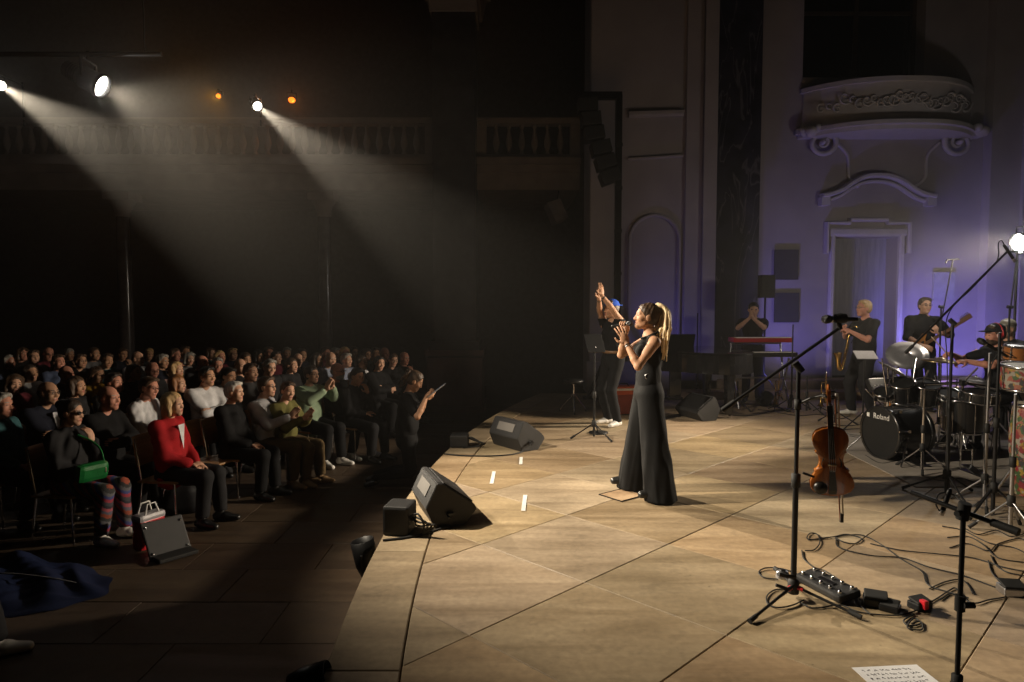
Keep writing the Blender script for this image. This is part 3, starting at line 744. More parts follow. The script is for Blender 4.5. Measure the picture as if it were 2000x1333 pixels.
def head(B, J, detail=True, mouth=0., beard=False, female=False):
    c, M, k = J['hc'], J['hM'], J['hk']; f, l, u = M
    q = lambda a, b, d: c + (f * a + l * b + u * d) * k
    jw = .9 if female else 1.
    B.ell(q(-.012, 0, .032), (.100 * k, .077 * k, .090 * k), M, .02)
    B.ell(q(.028, 0, -.025), (.066 * k, .061 * jw * k, .088 * k), M, .03)
    B.cone(q(.015, .028, -.062), q(.060, .010, -.098), .036 * jw * k, .021 * k, .03); B.cone(q(.015, -.028, -.062), q(.060, -.010, -.098), .036 * jw * k, .021 * k, .03)
    B.cone(q(.086, 0, .012), q(.107, 0, -.034), .008 * k, .0125 * k, .012)
    if detail:
        for s in (-1, 1):
            B.cone(q(.099, s * .012, -.038), q(.088, s * .016, -.036), .0075 * k, .006 * k, .008)
            B.cone(q(.083, s * .012, .020), q(.074, s * .045, .022), .012 * k, .010 * k, .014)
            B.ell(q(.058, s * .040, -.028), (.028 * k, .026 * k, .028 * k), M, .02)
            B.ell(q(.102, s * .031, .002), (.016 * k, .018 * k, .012 * k), M, .01, sub=True)
            B.ell(q(.080, s * .031, .002), (.0135 * k, .0145 * k, .0125 * k), M, .003)
            B.ell(q(-.006, s * .078, -.008), (.026 * k, .011 * k, .034 * k), M, .008)
            B.paint(q(.093, s * .031, .002), (.014 * k, .013 * k, .0065 * k), 2, M)
            B.paint(q(.088, s * .033, .026), (.03 * k, .021 * k, .0055 * k), 3, M)
        B.cone(q(.087, .018, -.068), q(.087, -.018, -.068), .0085 * k, .0085 * k, .012)
        if mouth:
            B.ell(q(.097, 0, -.072), (.030 * k, .017 * k, .020 * mouth * k), M, .006, sub=True)
            B.cone(q(.078, .018, -.098), q(.078, -.018, -.098), .014 * k, .014 * k, .015); B.paint(q(.078, 0, -.073), (.020, .018, .019 * mouth), 2, M)
        B.paint(q(.097, 0, -.070), (.016 * k, .024 * k, .011 * k + .014 * mouth * k), 1, M)
        if mouth: B.paint(q(.074, 0, -.073), (.018, .018, .017 * mouth), 2, M)
    else:
        for s in (-1, 1):
            B.ell(q(-.006, s * .078, -.008), (.024 * k, .013 * k, .032 * k), M, .008); B.ell(q(.100, s * .031, .000), (.018 * k, .019 * k, .014 * k), M, .012, sub=True)
            B.paint(q(.086, s * .033, .006), (.026 * k, .016 * k, .011 * k), 2, M)
        B.cone(q(.085, .016, -.068), q(.085, -.016, -.068), .010 * k, .010 * k, .012); B.paint(q(.097, 0, -.070), (.02 * k, .024 * k, .012 * k), 1, M)
    if beard: B.paint(q(.045, 0, -.085), (.075, .075, .045), 3, M); B.paint(q(.1, 0, -.055), (.02, .03, .009), 3, M)
    B.cone(q(-.022, 0, -.05), J['neck'] - J['up'] * .02, (.046 if female else .054) * k, (.050 if female else .060) * k, .025)

def body_sdf(J, vox, fine=True, detail=True, mouth=0, beard=False, female=False, legs=True):
    B = SDF(vox); k = J['k']; lat = J['lat']
    head(B, J, detail, mouth, beard, female)
    B.cone(J['chest'], J['neck'] - J['up'] * .09 * k, .098 * k, .07 * k, .05, lat=lat, ls=1.45); B.cone(J['waist'], J['chest'], .088 * k, .1 * k, .05, lat=lat, ls=1.35)
    B.cone(J['pel'], J['waist'], .1 * k, .088 * k, .05, lat=lat, ls=1.4)
    for n in 'LR': B.cone(J['neck'] - J['up'] * .04, J['sh' + n], .045 * k, .045 * k, .04)
    g = .88 if female else 1.
    for s, n in ((1, 'L'), (-1, 'R')):
        B.cone(J['sh' + n], J['sh' + n] * .55 + J['el' + n] * .45, .055 * k * g, .047 * k * g, .03); B.cone(J['sh' + n], J['el' + n], .048 * k * g, .038 * k * g, .02)
        e, w = J['el' + n], J['wr' + n]
        B.cone(e, e * .7 + w * .3, .038 * k * g, .041 * k * g, .015); B.cone(e * .7 + w * .3, w, .040 * k * g, .026 * k * g, .01)
        hand(B, J, n, s, fine)
        if legs:
            B.cone(J['hip' + n], J['kn' + n], .075 * k, .05 * k, .03); B.cone(J['kn' + n], J['an' + n], .05 * k, .036 * k, .02); B.cone(J['an' + n], J['an' + n] + J['td' + n] * .12 + V3(0, 0, -.05), .035, .03, .02)
    return B

def top_sdf(J, vox, sleeve=.55, inf=.02, length=.06, female=False, seed=0, collar=False, loose=0., fold=.004):
    """sleeve: 0 none, .55 short, 1.0-2.0 reaches that far down the arm (2 = wrist)"""
    B = SDF(vox); k = J['k']; lat = J['lat']; up = J['up']
    B.cone(J['chest'], J['neck'] - up * .10 * k, .098 * k + inf, .068 * k + inf, .05, lat=lat, ls=1.42); B.cone(J['waist'], J['chest'], .088 * k + inf + loose, .1 * k + inf + loose * .5, .05, lat=lat, ls=1.36)
    B.cone(J['pel'] - up * length, J['waist'], .1 * k + inf + loose, .088 * k + inf + loose, .05, lat=lat, ls=1.4)
    nb = J['neck'] - up * .045; sd = .5 * (J['shL'] - J['shR'])
    if sleeve > 0:
        for s, n in ((1, 'L'), (-1, 'R')): B.cone(nb, J['sh' + n] * .9 + nb * .1 + up * .0, .050 * k + inf * .5, .050 * k + inf * .6, .035)
    else:
        for n in 'LR': B.cone(nb * .75 + J['sh' + n] * .25, nb * .35 + J['sh' + n] * .65, .052 * k, .050 * k, .03)
    if female: 
        fw = nrm(np.cross(lat, up))
        for s in (1, -1): B.ell(J['chest'] + up * .02 + fw * .075 + lat * s * .07, (.062, .065, .06), None, .04)
    for s, n in ((1, 'L'), (-1, 'R')):
        if sleeve <= 0: continue
        sh, e, w = J['sh' + n], J['el' + n], J['wr' + n]; g = inf * .75 + loose * .4
        t = min(sleeve, 1.); q = sh + (e - sh) * t
        B.cone(sh, q, .052 * k + g, (.052 - .012 * t) * k + g, .03)
        if sleeve > 1: q2 = e + (w - e) * (sleeve - 1); B.cone(e, q2, .042 * k + g, .030 * k + g * .9, .02)
    if collar: B.cone(J['neck'] + up * .0, J['neck'] - up * .05, .064 * k, .075 * k, .01)
    B.noise = folds(fold, seed)
    # neckline: keep the cloth below the throat
    B.cut(J['neck'] + up * (.022 if collar else .006), up)
    return B

def trousers_sdf(J, vox, inf=.022, flare=0., seed=0, hem=.07, seated=False, fold=.004, high=0.):
    B = SDF(vox); k = J['k']; lat = J['lat']
    B.cone(J['pel'] - J['up'] * .02, J['pel'] + J['up'] * (.08 + high) * k, .1 * k + inf, .09 * k + inf, .04, lat=lat, ls=1.42)
    for s, n in ((1, 'L'), (-1, 'R')):
        h, kn, an = J['hip' + n], J['kn' + n], J['an' + n]
        B.cone(h, kn, .078 * k + inf, .052 * k + inf + flare * .35, .035)
        d = nrm(an - kn); B.cone(kn, an + d * (.0 if not flare else .03), .052 * k + inf + flare * .35, .040 * k + inf + flare, .025)
        if not flare and not seated: B.cut(V3(0, 0, hem), V3(0, 0, -1))
    if flare: B.cut(V3(0, 0, .012), V3(0, 0, -1))
    elif seated: B.cut(V3(0, 0, .11), V3(0, 0, -1))
    B.noise = folds(fold, seed, 30.)
    return B

def shoe_sdf(J, n, vox, grow=1.):
    B = SDF(vox); a = J['an' + n]; t = J['td' + n]; g = grow; z0 = a[2] - .085
    t = nrm(V3(t[0], t[1], 0))
    base = V3(a[0], a[1], z0)
    B.cone(base + t * -.045 + V3(0, 0, .045), base + t * .05 + V3(0, 0, .048), .042 * g, .043 * g, .02)
    B.cone(base + t * .05 + V3(0, 0, .042), base + t * .165 + V3(0, 0, .030), .042 * g, .030 * g, .02, lat=np.cross(t, (0, 0, 1)), ls=1.2)
    B.cone(base + V3(0, 0, .05) - t * .02, base + V3(0, 0, .11) - t * .01, .042 * g, .043 * g, .02)
    B.cut(V3(0, 0, z0 + .004), V3(0, 0, -1))
    return B

def hair_sdf(J, style, vox, seed=0):
    B = SDF(vox); c, M, k = J['hc'], J['hM'], J['hk']; f, l, u = M; q = lambda a, b, d: c + (f * a + l * b + u * d) * k
    r = random.Random(seed)
    K = np.array([[r.uniform(-1, 1) for _ in range(3)] for _ in range(3)]) * 110
    B.noise = lambda X, Y, Z: .0015 * (np.sin(K[0][0] * X + K[0][1] * Y + 40 * Z) + np.sin(K[1][0] * X + K[1][1] * Y + 30 * Z) + np.sin(2.1 * K[2][0] * X + 2.1 * K[2][1] * Y + 60 * Z + 2 * np.sin(25 * X)))
    if style == 'bald':
        B.ell(q(-.016, 0, .005), (.103 * k, .083 * k, .075 * k), M, .01); B.cut(q(0, 0, .035), u + f * .25); B.cut(q(.008, 0, 0), f)
        B.cut(q(0, 0, -.06), -u)
        return B
    B.ell(q(-.014, 0, .040), (.108 * k, .087 * k, .095 * k), M, .012); B.ell(q(-.035, 0, -.005), (.085 * k, .082 * k, .085 * k), M, .02)
    cutp, cutn = q(.011, 0, 0), f * .80 - u * .6
    if style == 'short': B.ell(q(.045, .015, .088), (.05 * k, .06 * k, .035 * k), M, .02)
    if style in ('short', 'tied', 'pony'):
        B.cut(q(0, 0, -.065), -u)
        B.ell(q(.085, .0, -.03), (.06 * k, .2, .07 * k), M, .004, sub=True); B.ell(q(-.0, .09, -.012), (.022, .022, .030), M, .004, sub=True); B.ell(q(-.0, -.09, -.012), (.022, .022, .030), M, .004, sub=True)
    if style == 'bob':
        for s in (-1, 1):
            B.cone(q(-.005, s * .078, .06), q(.005, s * .088, -.09), .035 * k, .030 * k, .03); B.cone(q(-.045, s * .06, .03), q(-.05, s * .07, -.10), .045 * k, .035 * k, .03)
        B.cone(q(-.075, 0, .03), q(-.08, 0, -.10), .05 * k, .04 * k, .03)
        B.ell(q(.085, 0, -.03), (.075 * k, .068 * k, .1 * k), M, .006, sub=True); return B
    if style == 'long':
        for s in (-1, 1):
            B.cone(q(-.01, s * .075, .06), q(-.01, s * .09, -.13), .034 * k, .030 * k, .03); B.cone(q(-.01, s * .09, -.13), q(.01, s * .10, -.24), .03 * k, .022 * k, .02)
        B.cone(q(-.07, 0, .03), q(-.09, 0, -.22), .055 * k, .045 * k, .03); B.cone(q(-.06, .05, .0), q(-.08, .05, -.22), .045 * k, .035 * k, .03); B.cone(q(-.06, -.05, .0), q(-.08, -.05, -.22), .045 * k, .035 * k, .03)
        B.ell(q(.085, 0, -.03), (.075 * k, .066 * k, .1 * k), M, .006, sub=True); B.cut(q(.05, 0, .05), f * .8 - u * .6); return B
    if style == 'tied': B.ell(q(-.11, 0, .07), (.045, .045, .045), M, .02)
    if style == 'tied': B.ell(q(.108, 0, -.045), (.078 * k, .098 * k, .118 * k), M, .02, sub=True)
    else: B.ell(q(.105, 0, -.035), (.092 * k, .098 * k, .118 * k), M, .035, sub=True)
    return B

def build_person(name, label, loc, yaw, J, skin_m, hair, top, trou, shoes, vox=.009, fine=True, detail=True, mouth=0, beard=None, female=False, group=None, cat='person', build_legs=False):
    """hair=(style, material); top=(material, kwargs); trou=(material, kwargs); returns the body object with clothing children"""
    brow = HAIR[hair[1]] if hair else HAIR['brown']
    bm_ = body_sdf(J, vox, fine, detail, mouth, beard is not None, female, build_legs).mesh('body', [SK[skin_m], skin_lips, eye_dark, HAIR[beard] if beard else brow])
    o = tag(link(name, bm_, None, loc, yaw), label, cat, group)
    if hair: link('hair', hair_sdf(J, hair[0], min(vox, .008)).mesh('hair', [HAIR[hair[1]]]), o)
    if top: link(top[2] if len(top) > 2 else 'shirt', top_sdf(J, vox * 1.25, female=female, **top[1]).mesh('shirt', [top[0]]), o)
    if trou: link('trousers', trousers_sdf(J, vox * 1.35, **trou[1]).mesh('trousers', [trou[0]]), o)
    if shoes:
        for n in 'LR': link('shoe', shoe_sdf(J, n, min(vox, .008)).mesh('shoe', [shoes]), o)
    return o
def head_pt(J, a, b, d): return Vector(J['hc'] + (J['hf'] * a + J['hl'] * b + J['hu'] * d) * J['hk'])
def glasses(o, J, m, tinted=False):
    M = MB(); p = lambda a, b, d: head_pt(J, a, b, d)
    for s in (-1, 1):
        M.tube([p(.105, s * (.032 + .022 * math.cos(t)), .002 + .016 * math.sin(t)) for t in np.linspace(0, 2 * math.pi, 13)], .0022, 5, False)
        M.cyl(p(.1, s * .054, .006), p(-.005, s * .08, .008), .0022, n=5)
    M.cyl(p(.107, .012, .004), p(.107, -.012, .004), .002, n=5); g = M.build('glasses', m, o)
    if tinted:
        for s in (-1, 1):
            MB().ball(p(.103, s * .032, .002), (.012, .022, .018), 10).build('lens', glass, g)
# ---------------------------------------------------------------- performers
blackc = cloth('black', (.006, .006, .007)); charc = cloth('charcoal', (.018, .018, .020)); navyc = cloth('navy', (.010, .012, .022)); greyc = cloth('grey', (.12, .12, .125)); whitec = cloth('white', (.62, .62, .64))
blacksh = mat('black_leather', (.012, .012, .012), .35); whitesh = mat('white_leather', (.72, .70, .66), .5)
# singer, facing left, microphone in her far hand
SX = Vector((1.2, 6.1, 0))
J = joints(1.70, female=True, spine=(-.03, 0), head_pitch=R(9), shoulder=.165, pelvis=(-.02, 0, .96),
    arms={'L': dict(w=(.195, .12, 1.385), pole=(.1, .6, -1), dir=(.36, -.08, .92), palm=(.1, -1, .1), curl=.2, spread=.6, thumb=.2),
          'R': dict(w=(.165, -.10, 1.475), pole=(.5, -.5, -1), dir=(.15, .42, .85), palm=(.4, .8, -.25), curl=.62, thumb=.5)},
    legs={'L': dict(an=(-.10, .20, .10), toe=(1, .1, 0)), 'R': dict(an=(.08, -.22, .10), toe=(1, -.1, 0))})
J['hc'] = J['hc'] + V3(-.005, 0, 0)
fabric = cloth('black_crepe', (.006, .006, .0065), .8)
singer = tag(link('person', body_sdf(J, .0055, True, True, 1.0, False, True).mesh('body', [SK['tan'], skin_lips, eye_dark, HAIR['brown']]), None, SX, math.pi), 'woman singing in black sleeveless top and wide trousers with blond ponytail', 'person')
link('hair', hair_sdf(J, 'tied', .006).mesh('hair', [HAIR['brown']]), singer)
P = SDF(.006); q = lambda a, b, d: J['hc'] + (J['hf'] * a + J['hl'] * b + J['hu'] * d)
rr = random.Random(5)
for i in range(46):
    o1, o2 = rr.gauss(0, .016), rr.gauss(0, .018); ln = rr.uniform(.24, .40); sw = rr.uniform(-.03, .05); wv = rr.uniform(0, 6.3); wa = rr.uniform(.006, .014)
    pts = [q(-.075 + o1 * .3, o2 * .5, .105), q(-.125 + o1 * .8, o2, .112 + o1 * .3), q(-.168 + o1 * 1.3, o2 * 1.5, .05), q(-.178 + o1 * 1.9, o2 * 2., -.05), q(-.168 + o1 * 2.2 - sw * .3, o2 * 2.2, -.13), q(-.15 + o1 * 2.3 - sw, o2 * 2.3, -.12 - (ln - .12))]
    pts = [np.array(v) for v in smooth_curve([tuple(v) for v in pts], 5)]
    pts = [p + J['hf'] * wa * (j / len(pts)) * math.sin(wv + j * .75) + J['hl'] * wa * (j / len(pts)) * math.cos(wv + j * .6) for j, p in enumerate(pts)]
    for a in range(len(pts) - 1):
        t = a / (len(pts) - 1); P.cone(pts[a], pts[a + 1], .0125 * (1 - .72 * t) + .0025, .0125 * (1 - .72 * (t + .05)) + .0025, .005)
link('ponytail', P.mesh('ponytail', [mat('hair_blond_lit', (.92, .70, .42), .45, var=.35, scale=55, stretch=(1, 1, .12), bump=.6, bscale=120)]), singer)  # blond hair, paled further in place of floodlight falling on the ponytail
MB().lathe([(.026, -.01), (.03, 0), (.026, .012)], c=Vector(q(-.092, 0, .098)), axis=Vector(-J['hf'] * .9 + J['hu'] * .3), n=12).build('hair_tie', rubber, singer)
T = top_sdf(J, .007, sleeve=0, inf=.010, length=-.04, female=True, fold=.0025); link('vest', T.mesh('vest', [fabric]), singer)
LG = SDF(.0085); kk = J['k']
LG.cone(J['pel'] - V3(0, 0, .02), J['waist'] + V3(0, 0, .0), .125, .098, .05, lat=J['lat'], ls=1.25); LG.ell(J['pel'] + V3(-.05, 0, -.06), (.085, .135, .12), None, .06)
for n in 'LR':
    h, kn, an = J['hip' + n], J['kn' + n], J['an' + n]; ft = V3(an[0] - .005, an[1], .01); md = h * .5 + ft * .5 + V3(.012, 0, 0)
    LG.cone(h + V3(0, 0, -.02), ft, .108, .140, .03)
    for z in range(7):                                      # long pressed folds
        a = z * .9 + .3; off = V3(math.cos(a), math.sin(a), 0)
        LG.cone(h + off * .088 + V3(0, 0, -.10), ft + off * .122, .008, .026, .010)
LG.noise = lambda X, Y, Z: np.clip((1.02 - Z) * 1.6, 0, 1) * .0032 * (np.sin(62 * Y + 2.5 * np.sin(3.1 * Z + 1) + 20 * X) + np.sin(55 * X - 24 * Y + 2.2 * np.sin(2.4 * Z)) + .6 * np.sin(26 * Z + 18 * Y + 9 * X)); LG.cut(V3(0, 0, .012), V3(0, 0, -1))
link('trousers', LG.mesh('trousers', [fabric]), singer)
wst = Vector(J['waist']) + Vector((0, 0, .0))
m = MB()
def ring(m, c, rx, ry, h, t, n=28):
    c = Vector(c); vs = []
    for z, e in ((-h, 0), (-h, t), (h, t), (h, 0)):
        for i in range(n):
            a = 2 * math.pi * i / n; vs.append(c + Vector(((rx + e) * math.cos(a), (ry + e) * math.sin(a), z)))
    m.add(vs, [(r_ * n + i, r_ * n + (i + 1) % n, ((r_ + 1) % 4) * n + (i + 1) % n, ((r_ + 1) % 4) * n + i) for r_ in range(4) for i in range(n)], True)
    return m
belt = ring(MB(), wst, .100, .128, .022, .006).build('belt', blacksh, singer)
MB().tube([wst + Vector((.03 + .024 * math.cos(t), .135, .024 * math.sin(t))) for t in np.linspace(0, 2 * math.pi, 13)], .004, 6, False).build('buckle', steel, belt)
for n in 'LR': link('shoe', shoe_sdf(J, n, .007, 1.15).mesh('shoe', [blacksh]), singer)
wl = Vector(J['wrL']); dl = Vector(J['wrL'] - J['elL']).normalized()
for o_, mt in ((-.02, blacksh), (-.035, steel)):
    MB().lathe([(.030, -.004), (.0325, 0), (.030, .004)], c=wl + dl * o_, axis=dl, n=16).build('bracelet', mt, singer)
# scarf-like collar strip
MB().tube([Vector(J['neck']) + Vector((-.06, s * .06, .01)) if False else Vector(J['neck']) + Vector((.075 * math.cos(t), .085 * math.sin(t), -.02 - .035 * math.cos(t))) for t in np.linspace(-2.6, 2.6, 15) for s in (1,)], .012, 6).build('collar', fabric, singer)
# hand microphone
def microphone(name, label, tail, tip, parent_cat='microphone', L=None):
    tail, tip = Vector(tail), Vector(tip); d = (tip - tail); Ln = d.length; d = d.normalized()
    o = thing(name, label, parent_cat, tail)
    MB().lathe([(.001, 0), (.011, .001), (.012, .02), (.017, Ln * .68), (.019, Ln * .7)], axis=d, n=14).build('handle', black, o)
    MB().lathe([(.0195, Ln * .7), (.0205, Ln * .71), (.0205, Ln * .73), (.0195, Ln * .74)], axis=d, n=14).build('band', steel, o)
    MB().lathe([(.0195, Ln * .74), (.025, Ln * .8), (.026, Ln * .88), (.020, Ln * .96), (.001, Ln)], axis=d, n=14).build('grille', mat('mic_mesh', (.06, .06, .065), .35, .8, bump=.8, bscale=500), o)
    return o
I = Matrix.Translation(SX) @ Matrix.Rotation(math.pi, 4, 'Z')
mp_ = head_pt(J, .115, 0, -.075)
microphone('microphone', 'black handheld microphone at the singer\'s mouth', I @ Vector((mp_.x + .19, mp_.y - .05, mp_.z - .035)), I @ Vector((mp_.x, mp_.y, mp_.z)))

# clapping man behind her
CP = at(1196, 830, z=0)
def toloc(w, loc, yaw):
    return np.array(Matrix.Rotation(-yaw, 3, 'Z') @ (Vector(w) - Vector(loc)))
cyaw = R(215)
hands = toloc(at(1172, 578, Y=CP.y - .30), CP, cyaw)
J = joints(1.80, arms={'L': dict(w=hands + V3(0, .035, 0), pole=(.2, 1, -.1), dir=(.0, -.12, 1), palm=(0, -1, 0), curl=.08, spread=.2, thumb=.1), 'R': dict(w=hands - V3(0, .035, 0), pole=(.2, -1, -.1), dir=(0, .12, 1), palm=(0, 1, 0), curl=.08, spread=.2, thumb=.1)}, head_yaw=R(-10), legs={'L': dict(an=(.03, .13, .085)), 'R': dict(an=(-.03, -.12, .085))})
clap = build_person('person', 'man in black with blue cap clapping his hands high overhead', CP, cyaw, J, 'tan', ('short', 'brown'), (blackc, dict(sleeve=.7, inf=.022, seed=2, fold=.008), 'shirt'), (blackc, dict(seed=5)), whitesh, vox=.008)
B = SDF(.008); B.ell(head_pt(J, -.014, 0, .055), (.112, .092, .088), J['hM'], .01); B.cut(head_pt(J, 0, 0, .042), -J['hu']); B.ell(head_pt(J, -.12, 0, .05), (.06, .06, .012), J['hM'], .01)
link('cap', B.mesh('cap', [cloth('blue_cap', (.03, .10, .55))]), clap)
b = ring(MB(), Vector(J['pel']) + Vector((0, 0, .09)), .128, .165, .02, .006).build('belt', mat('tan_leather', (.22, .12, .06), .4), clap)
for n in 'LR':
    d = Vector(J['wr' + n] - J['el' + n]).normalized(); MB().lathe([(.031, -.008), (.034, 0), (.031, .008)], c=Vector(J['wr' + n]) - d * .03, axis=d, n=14).build('wristband', rubber, clap)

# keyboard player at the back, hands clasped at the face
KP = at(1468, 770, Y=11.9); KP.z = 0
kyaw = R(255)
hands = toloc(at(1467, 622, Y=11.6), KP, kyaw)
J = joints(1.76, arms={'L': dict(w=hands + V3(0, .03, 0), pole=(0, 1, -1), dir=(0, -.25, 1), palm=(0, -1, 0), curl=.3), 'R': dict(w=hands - V3(0, .03, 0), pole=(0, -1, -1), dir=(0, .25, 1), palm=(0, 1, 0), curl=.3)}, head_pitch=R(-12))
kb = build_person('person', 'keyboard player in black clasping hands in front of the face', KP, kyaw, J, 'fair', ('short', 'black'), (blackc, dict(sleeve=.6, seed=3)), (blackc, dict(seed=4)), blacksh, vox=.010)

# saxophone player facing left
XP = at(1684, 812, z=0)
xyaw = R(188)
J = joints(1.80, spine=(-.02, 0), arms={'L': dict(w=(.30, .10, 1.30), pole=(0, .6, -1), dir=(.55, -.75, .35), palm=(-.3, -.5, -.6), curl=.5, thumb=.6), 'R': dict(w=(.33, -.02, 1.33), pole=(.1, -.6, -1), dir=(.5, .5, .5), palm=(-.3, .6, -.5), curl=.5, thumb=.6)}, legs={'L': dict(an=(-.08, .12, .085)), 'R': dict(an=(.1, -.12, .085))}, head_pitch=R(4))
sax_p = build_person('person', 'fair haired man in glasses and black T-shirt standing with a saxophone', XP, xyaw, J, 'ruddy', ('short', 'blond'), (blackc, dict(sleeve=.62, seed=7, loose=.02, fold=.008)), (charc, dict(seed=8, inf=.03)), whitesh, vox=.008)
glasses(sax_p, J, black)
MB().tube([Vector(J['neck']) + Vector((-.07, .0, .0)), Vector(J['neck']) + Vector((.02, .085, -.02)), Vector(J['chest']) + Vector((.15, .05, .05)), Vector((.24, .03, 1.12))], .006, 6).build('neck_strap', rubber, sax_p)
# guitarist facing the camera
BP = at(1797, 800, Y=10.9); BP.z = .0
byaw = R(-98)
J = joints(1.84, arms={'L': dict(w=(.30, .10, 1.27), pole=(-.2, 1, -.5), dir=(.2, -.6, .75), palm=(-.5, -.3, .5), curl=.6, thumb=.5), 'R': dict(w=(.26, -.10, 1.06), pole=(-.3, -1, -.2), dir=(.25, .8, -.3), palm=(-.9, 0, -.2), curl=.45)}, head_yaw=R(4), head_pitch=R(4))
gtr_p = build_person('person', 'guitarist in glasses and open black shirt facing the camera', BP, byaw, J, 'fair', ('short', 'brown'), (blackc, dict(sleeve=1.05, seed=11, loose=.012, collar=True, fold=.008)), (blackc, dict(seed=12)), blacksh, vox=.008)
glasses(gtr_p, J, black)
GJ = J
# drummer seated behind the kit, facing left, cap and red ear defenders
DP = at(1945, 905, Y=8.25); DP.z = 0
dyaw = R(183)
J = joints(1.80, seated=True, seat=.66, spine=(.06, 0), arms={'L': dict(w=(.50, .10, 1.04), pole=(-.2, .8, -.6), dir=(1, -.1, -.05), palm=(0, -.4, -1), curl=.75, thumb=.6), 'R': dict(w=(.44, -.22, 1.10), pole=(-.2, -.9, -.5), dir=(1, .2, .2), palm=(0, .4, -1), curl=.75, thumb=.6)}, legs={'L': dict(an=(.42, .2, .085)), 'R': dict(an=(.50, -.2, .085))}, head_pitch=R(-4))
drm = build_person('person', 'drummer in black cap with red ear defenders reaching over the kit', DP, dyaw, J, 'ruddy', ('short', 'brown'), (blackc, dict(sleeve=.6, seed=15)), (charc, dict(seed=16, seated=True)), blacksh, vox=.008, beard='brown')
B = SDF(.008); B.ell(head_pt(J, -.014, 0, .055), (.114, .094, .088), J['hM'], .01); B.cut(head_pt(J, 0, 0, .040), -J['hu']); 
B.ell(head_pt(J, .125, 0, .052), (.065, .068, .010), J['hM'], .012); link('cap', B.mesh('cap', [charc]), drm)
redp = mat('red_plastic', (.55, .02, .03), .3)
for s in (1, -1):
    e = MB().lathe([(.001, .03), (.030, .028), (.036, .015), (.036, 0)], c=head_pt(J, -.005, s * .082, -.005), axis=Vector(J['hl'] * s), n=16).build('ear_cup', redp, drm)
    MB().lathe([(.020, -.004), (.036, -.006), (.038, .006), (.03, .008)], c=head_pt(J, -.005, s * .080, -.005), axis=Vector(J['hl'] * s), n=16).build('cushion', whitep, e)
MB().tube([head_pt(J, -.02, .115 * math.cos(t), .145 * math.sin(t) - .005) for t in np.linspace(0, math.pi, 12)], .008, 6).build('headband', redp, drm)
DJ = J
# percussionist behind him
PP = at(1962, 860, Y=9.3); PP.z = 0
J = joints(1.72, seated=True, seat=.72, arms={'L': dict(w=(.42, .14, 1.08), pole=(-.2, .8, -.6), dir=(1, -.2, -.2), palm=(0, 0, -1), curl=.3), 'R': dict(w=(.42, -.14, 1.08), pole=(-.2, -.8, -.6), dir=(1, .2, -.2), palm=(0, 0, -1), curl=.3)}, legs={'L': dict(an=(.42, .2, .085)), 'R': dict(an=(.42, -.2, .085))})
prc = build_person('person', 'percussionist in a pale grey cap mostly hidden behind the drummer', PP, R(200), J, 'fair', ('short', 'grey'), (charc, dict(sleeve=.6, seed=18)), (charc, dict(seed=19, seated=True)), blacksh, vox=.010)
B = SDF(.009); B.ell(head_pt(J, -.014, 0, .055), (.114, .094, .088), J['hM'], .01); B.cut(head_pt(J, 0, 0, .04), -J['hu']); B.ell(head_pt(J, .125, 0, .05), (.06, .066, .010), J['hM'], .012); link('cap', B.mesh('cap', [cloth('khaki', (.22, .2, .16))]), prc)
for nm, lab, pos, h in (('drum_throne', 'black round drum throne under the drummer', DP, .56), ('percussion_stool', 'black stool under the percussionist', PP, .62)):
    t = thing(nm, lab, 'stool', pos)
    MB().lathe([(.001, h - .06), (.17, h - .06), (.18, h - .03), (.16, h), (.001, h + .005)], n=20).build('seat', blacksh, t)
    MB().cyl((0, 0, .2), (0, 0, h - .05), .018).build('post', chrome, t)
    for k in range(3): MB().cyl((0, 0, .3), (.26 * math.cos(k * 2.1), .26 * math.sin(k * 2.1), .015), .012).build('leg', chrome, t)

# photographer kneeling on the nave floor in front of the stage, phone rig in her hands
PH = at(795, 925, Y=8.25); PH.z = FLOOR_Z
pyaw = R(8)
fr = at(838, 774, Y=8.1)
hw_ = toloc(fr, PH, pyaw)
J = joints(1.70, female=True, spine=(.05, 0), pelvis=(0, 0, .62), arms={'L': dict(w=hw_ + V3(-.03, .05, -.01), pole=(-.2, .6, -1), dir=(.75, -.1, .5), palm=(.1, -.7, .5), curl=.6), 'R': dict(w=hw_ + V3(-.04, -.05, -.02), pole=(-.2, -.6, -1), dir=(.75, .1, .5), palm=(.1, .7, .5), curl=.6)},
    legs={'L': dict(an=(-.36, .12, .10), pole=(1, 0, -.6), toe=(-.2, 0, -1)), 'R': dict(an=(-.36, -.12, .10), pole=(1, 0, -.6), toe=(-.2, 0, -1))}, head_pitch=R(-28), neck_fwd=.03)
pho = build_person('person', 'woman in black T-shirt kneeling before the stage looking down at her phone', PH, pyaw, J, 'tan', ('tied', 'brown'), (blackc, dict(sleeve=.68, seed=21, loose=.02, fold=.008)), (blackc, dict(seed=22, seated=True)), None, vox=.0075, female=True)
B = SDF(.007); r = random.Random(2)
for i in range(40):
    p = np.array(head_pt(J, -.10 - r.uniform(0, .05), r.uniform(-.06, .06), r.uniform(-.10, .09))); B.cone(p, p + V3(r.uniform(-.04, .01), r.uniform(-.03, .03), r.uniform(-.06, 0)), .016, .006, .008)
link('curls', B.mesh('curls', [HAIR['brown']]), pho)
for n in 'LR':
    a = J['an' + n]; B = SDF(.008); B.cone(a + V3(-.02, 0, -.03), a + V3(-.12, 0, -.06), .04, .035, .02); link('shoe', B.mesh('shoe', [blacksh]), pho)
ph = thing('phone', 'pale phone held out in the kneeling woman\'s hands', 'phone', fr)
d = (at(870, 750, Y=8.1) - fr); x, yv, zv = frame(d)
Mr = Matrix((d.normalized(), Vector((0, 1, 0)), d.normalized().cross(Vector((0, 1, 0))))).transposed()
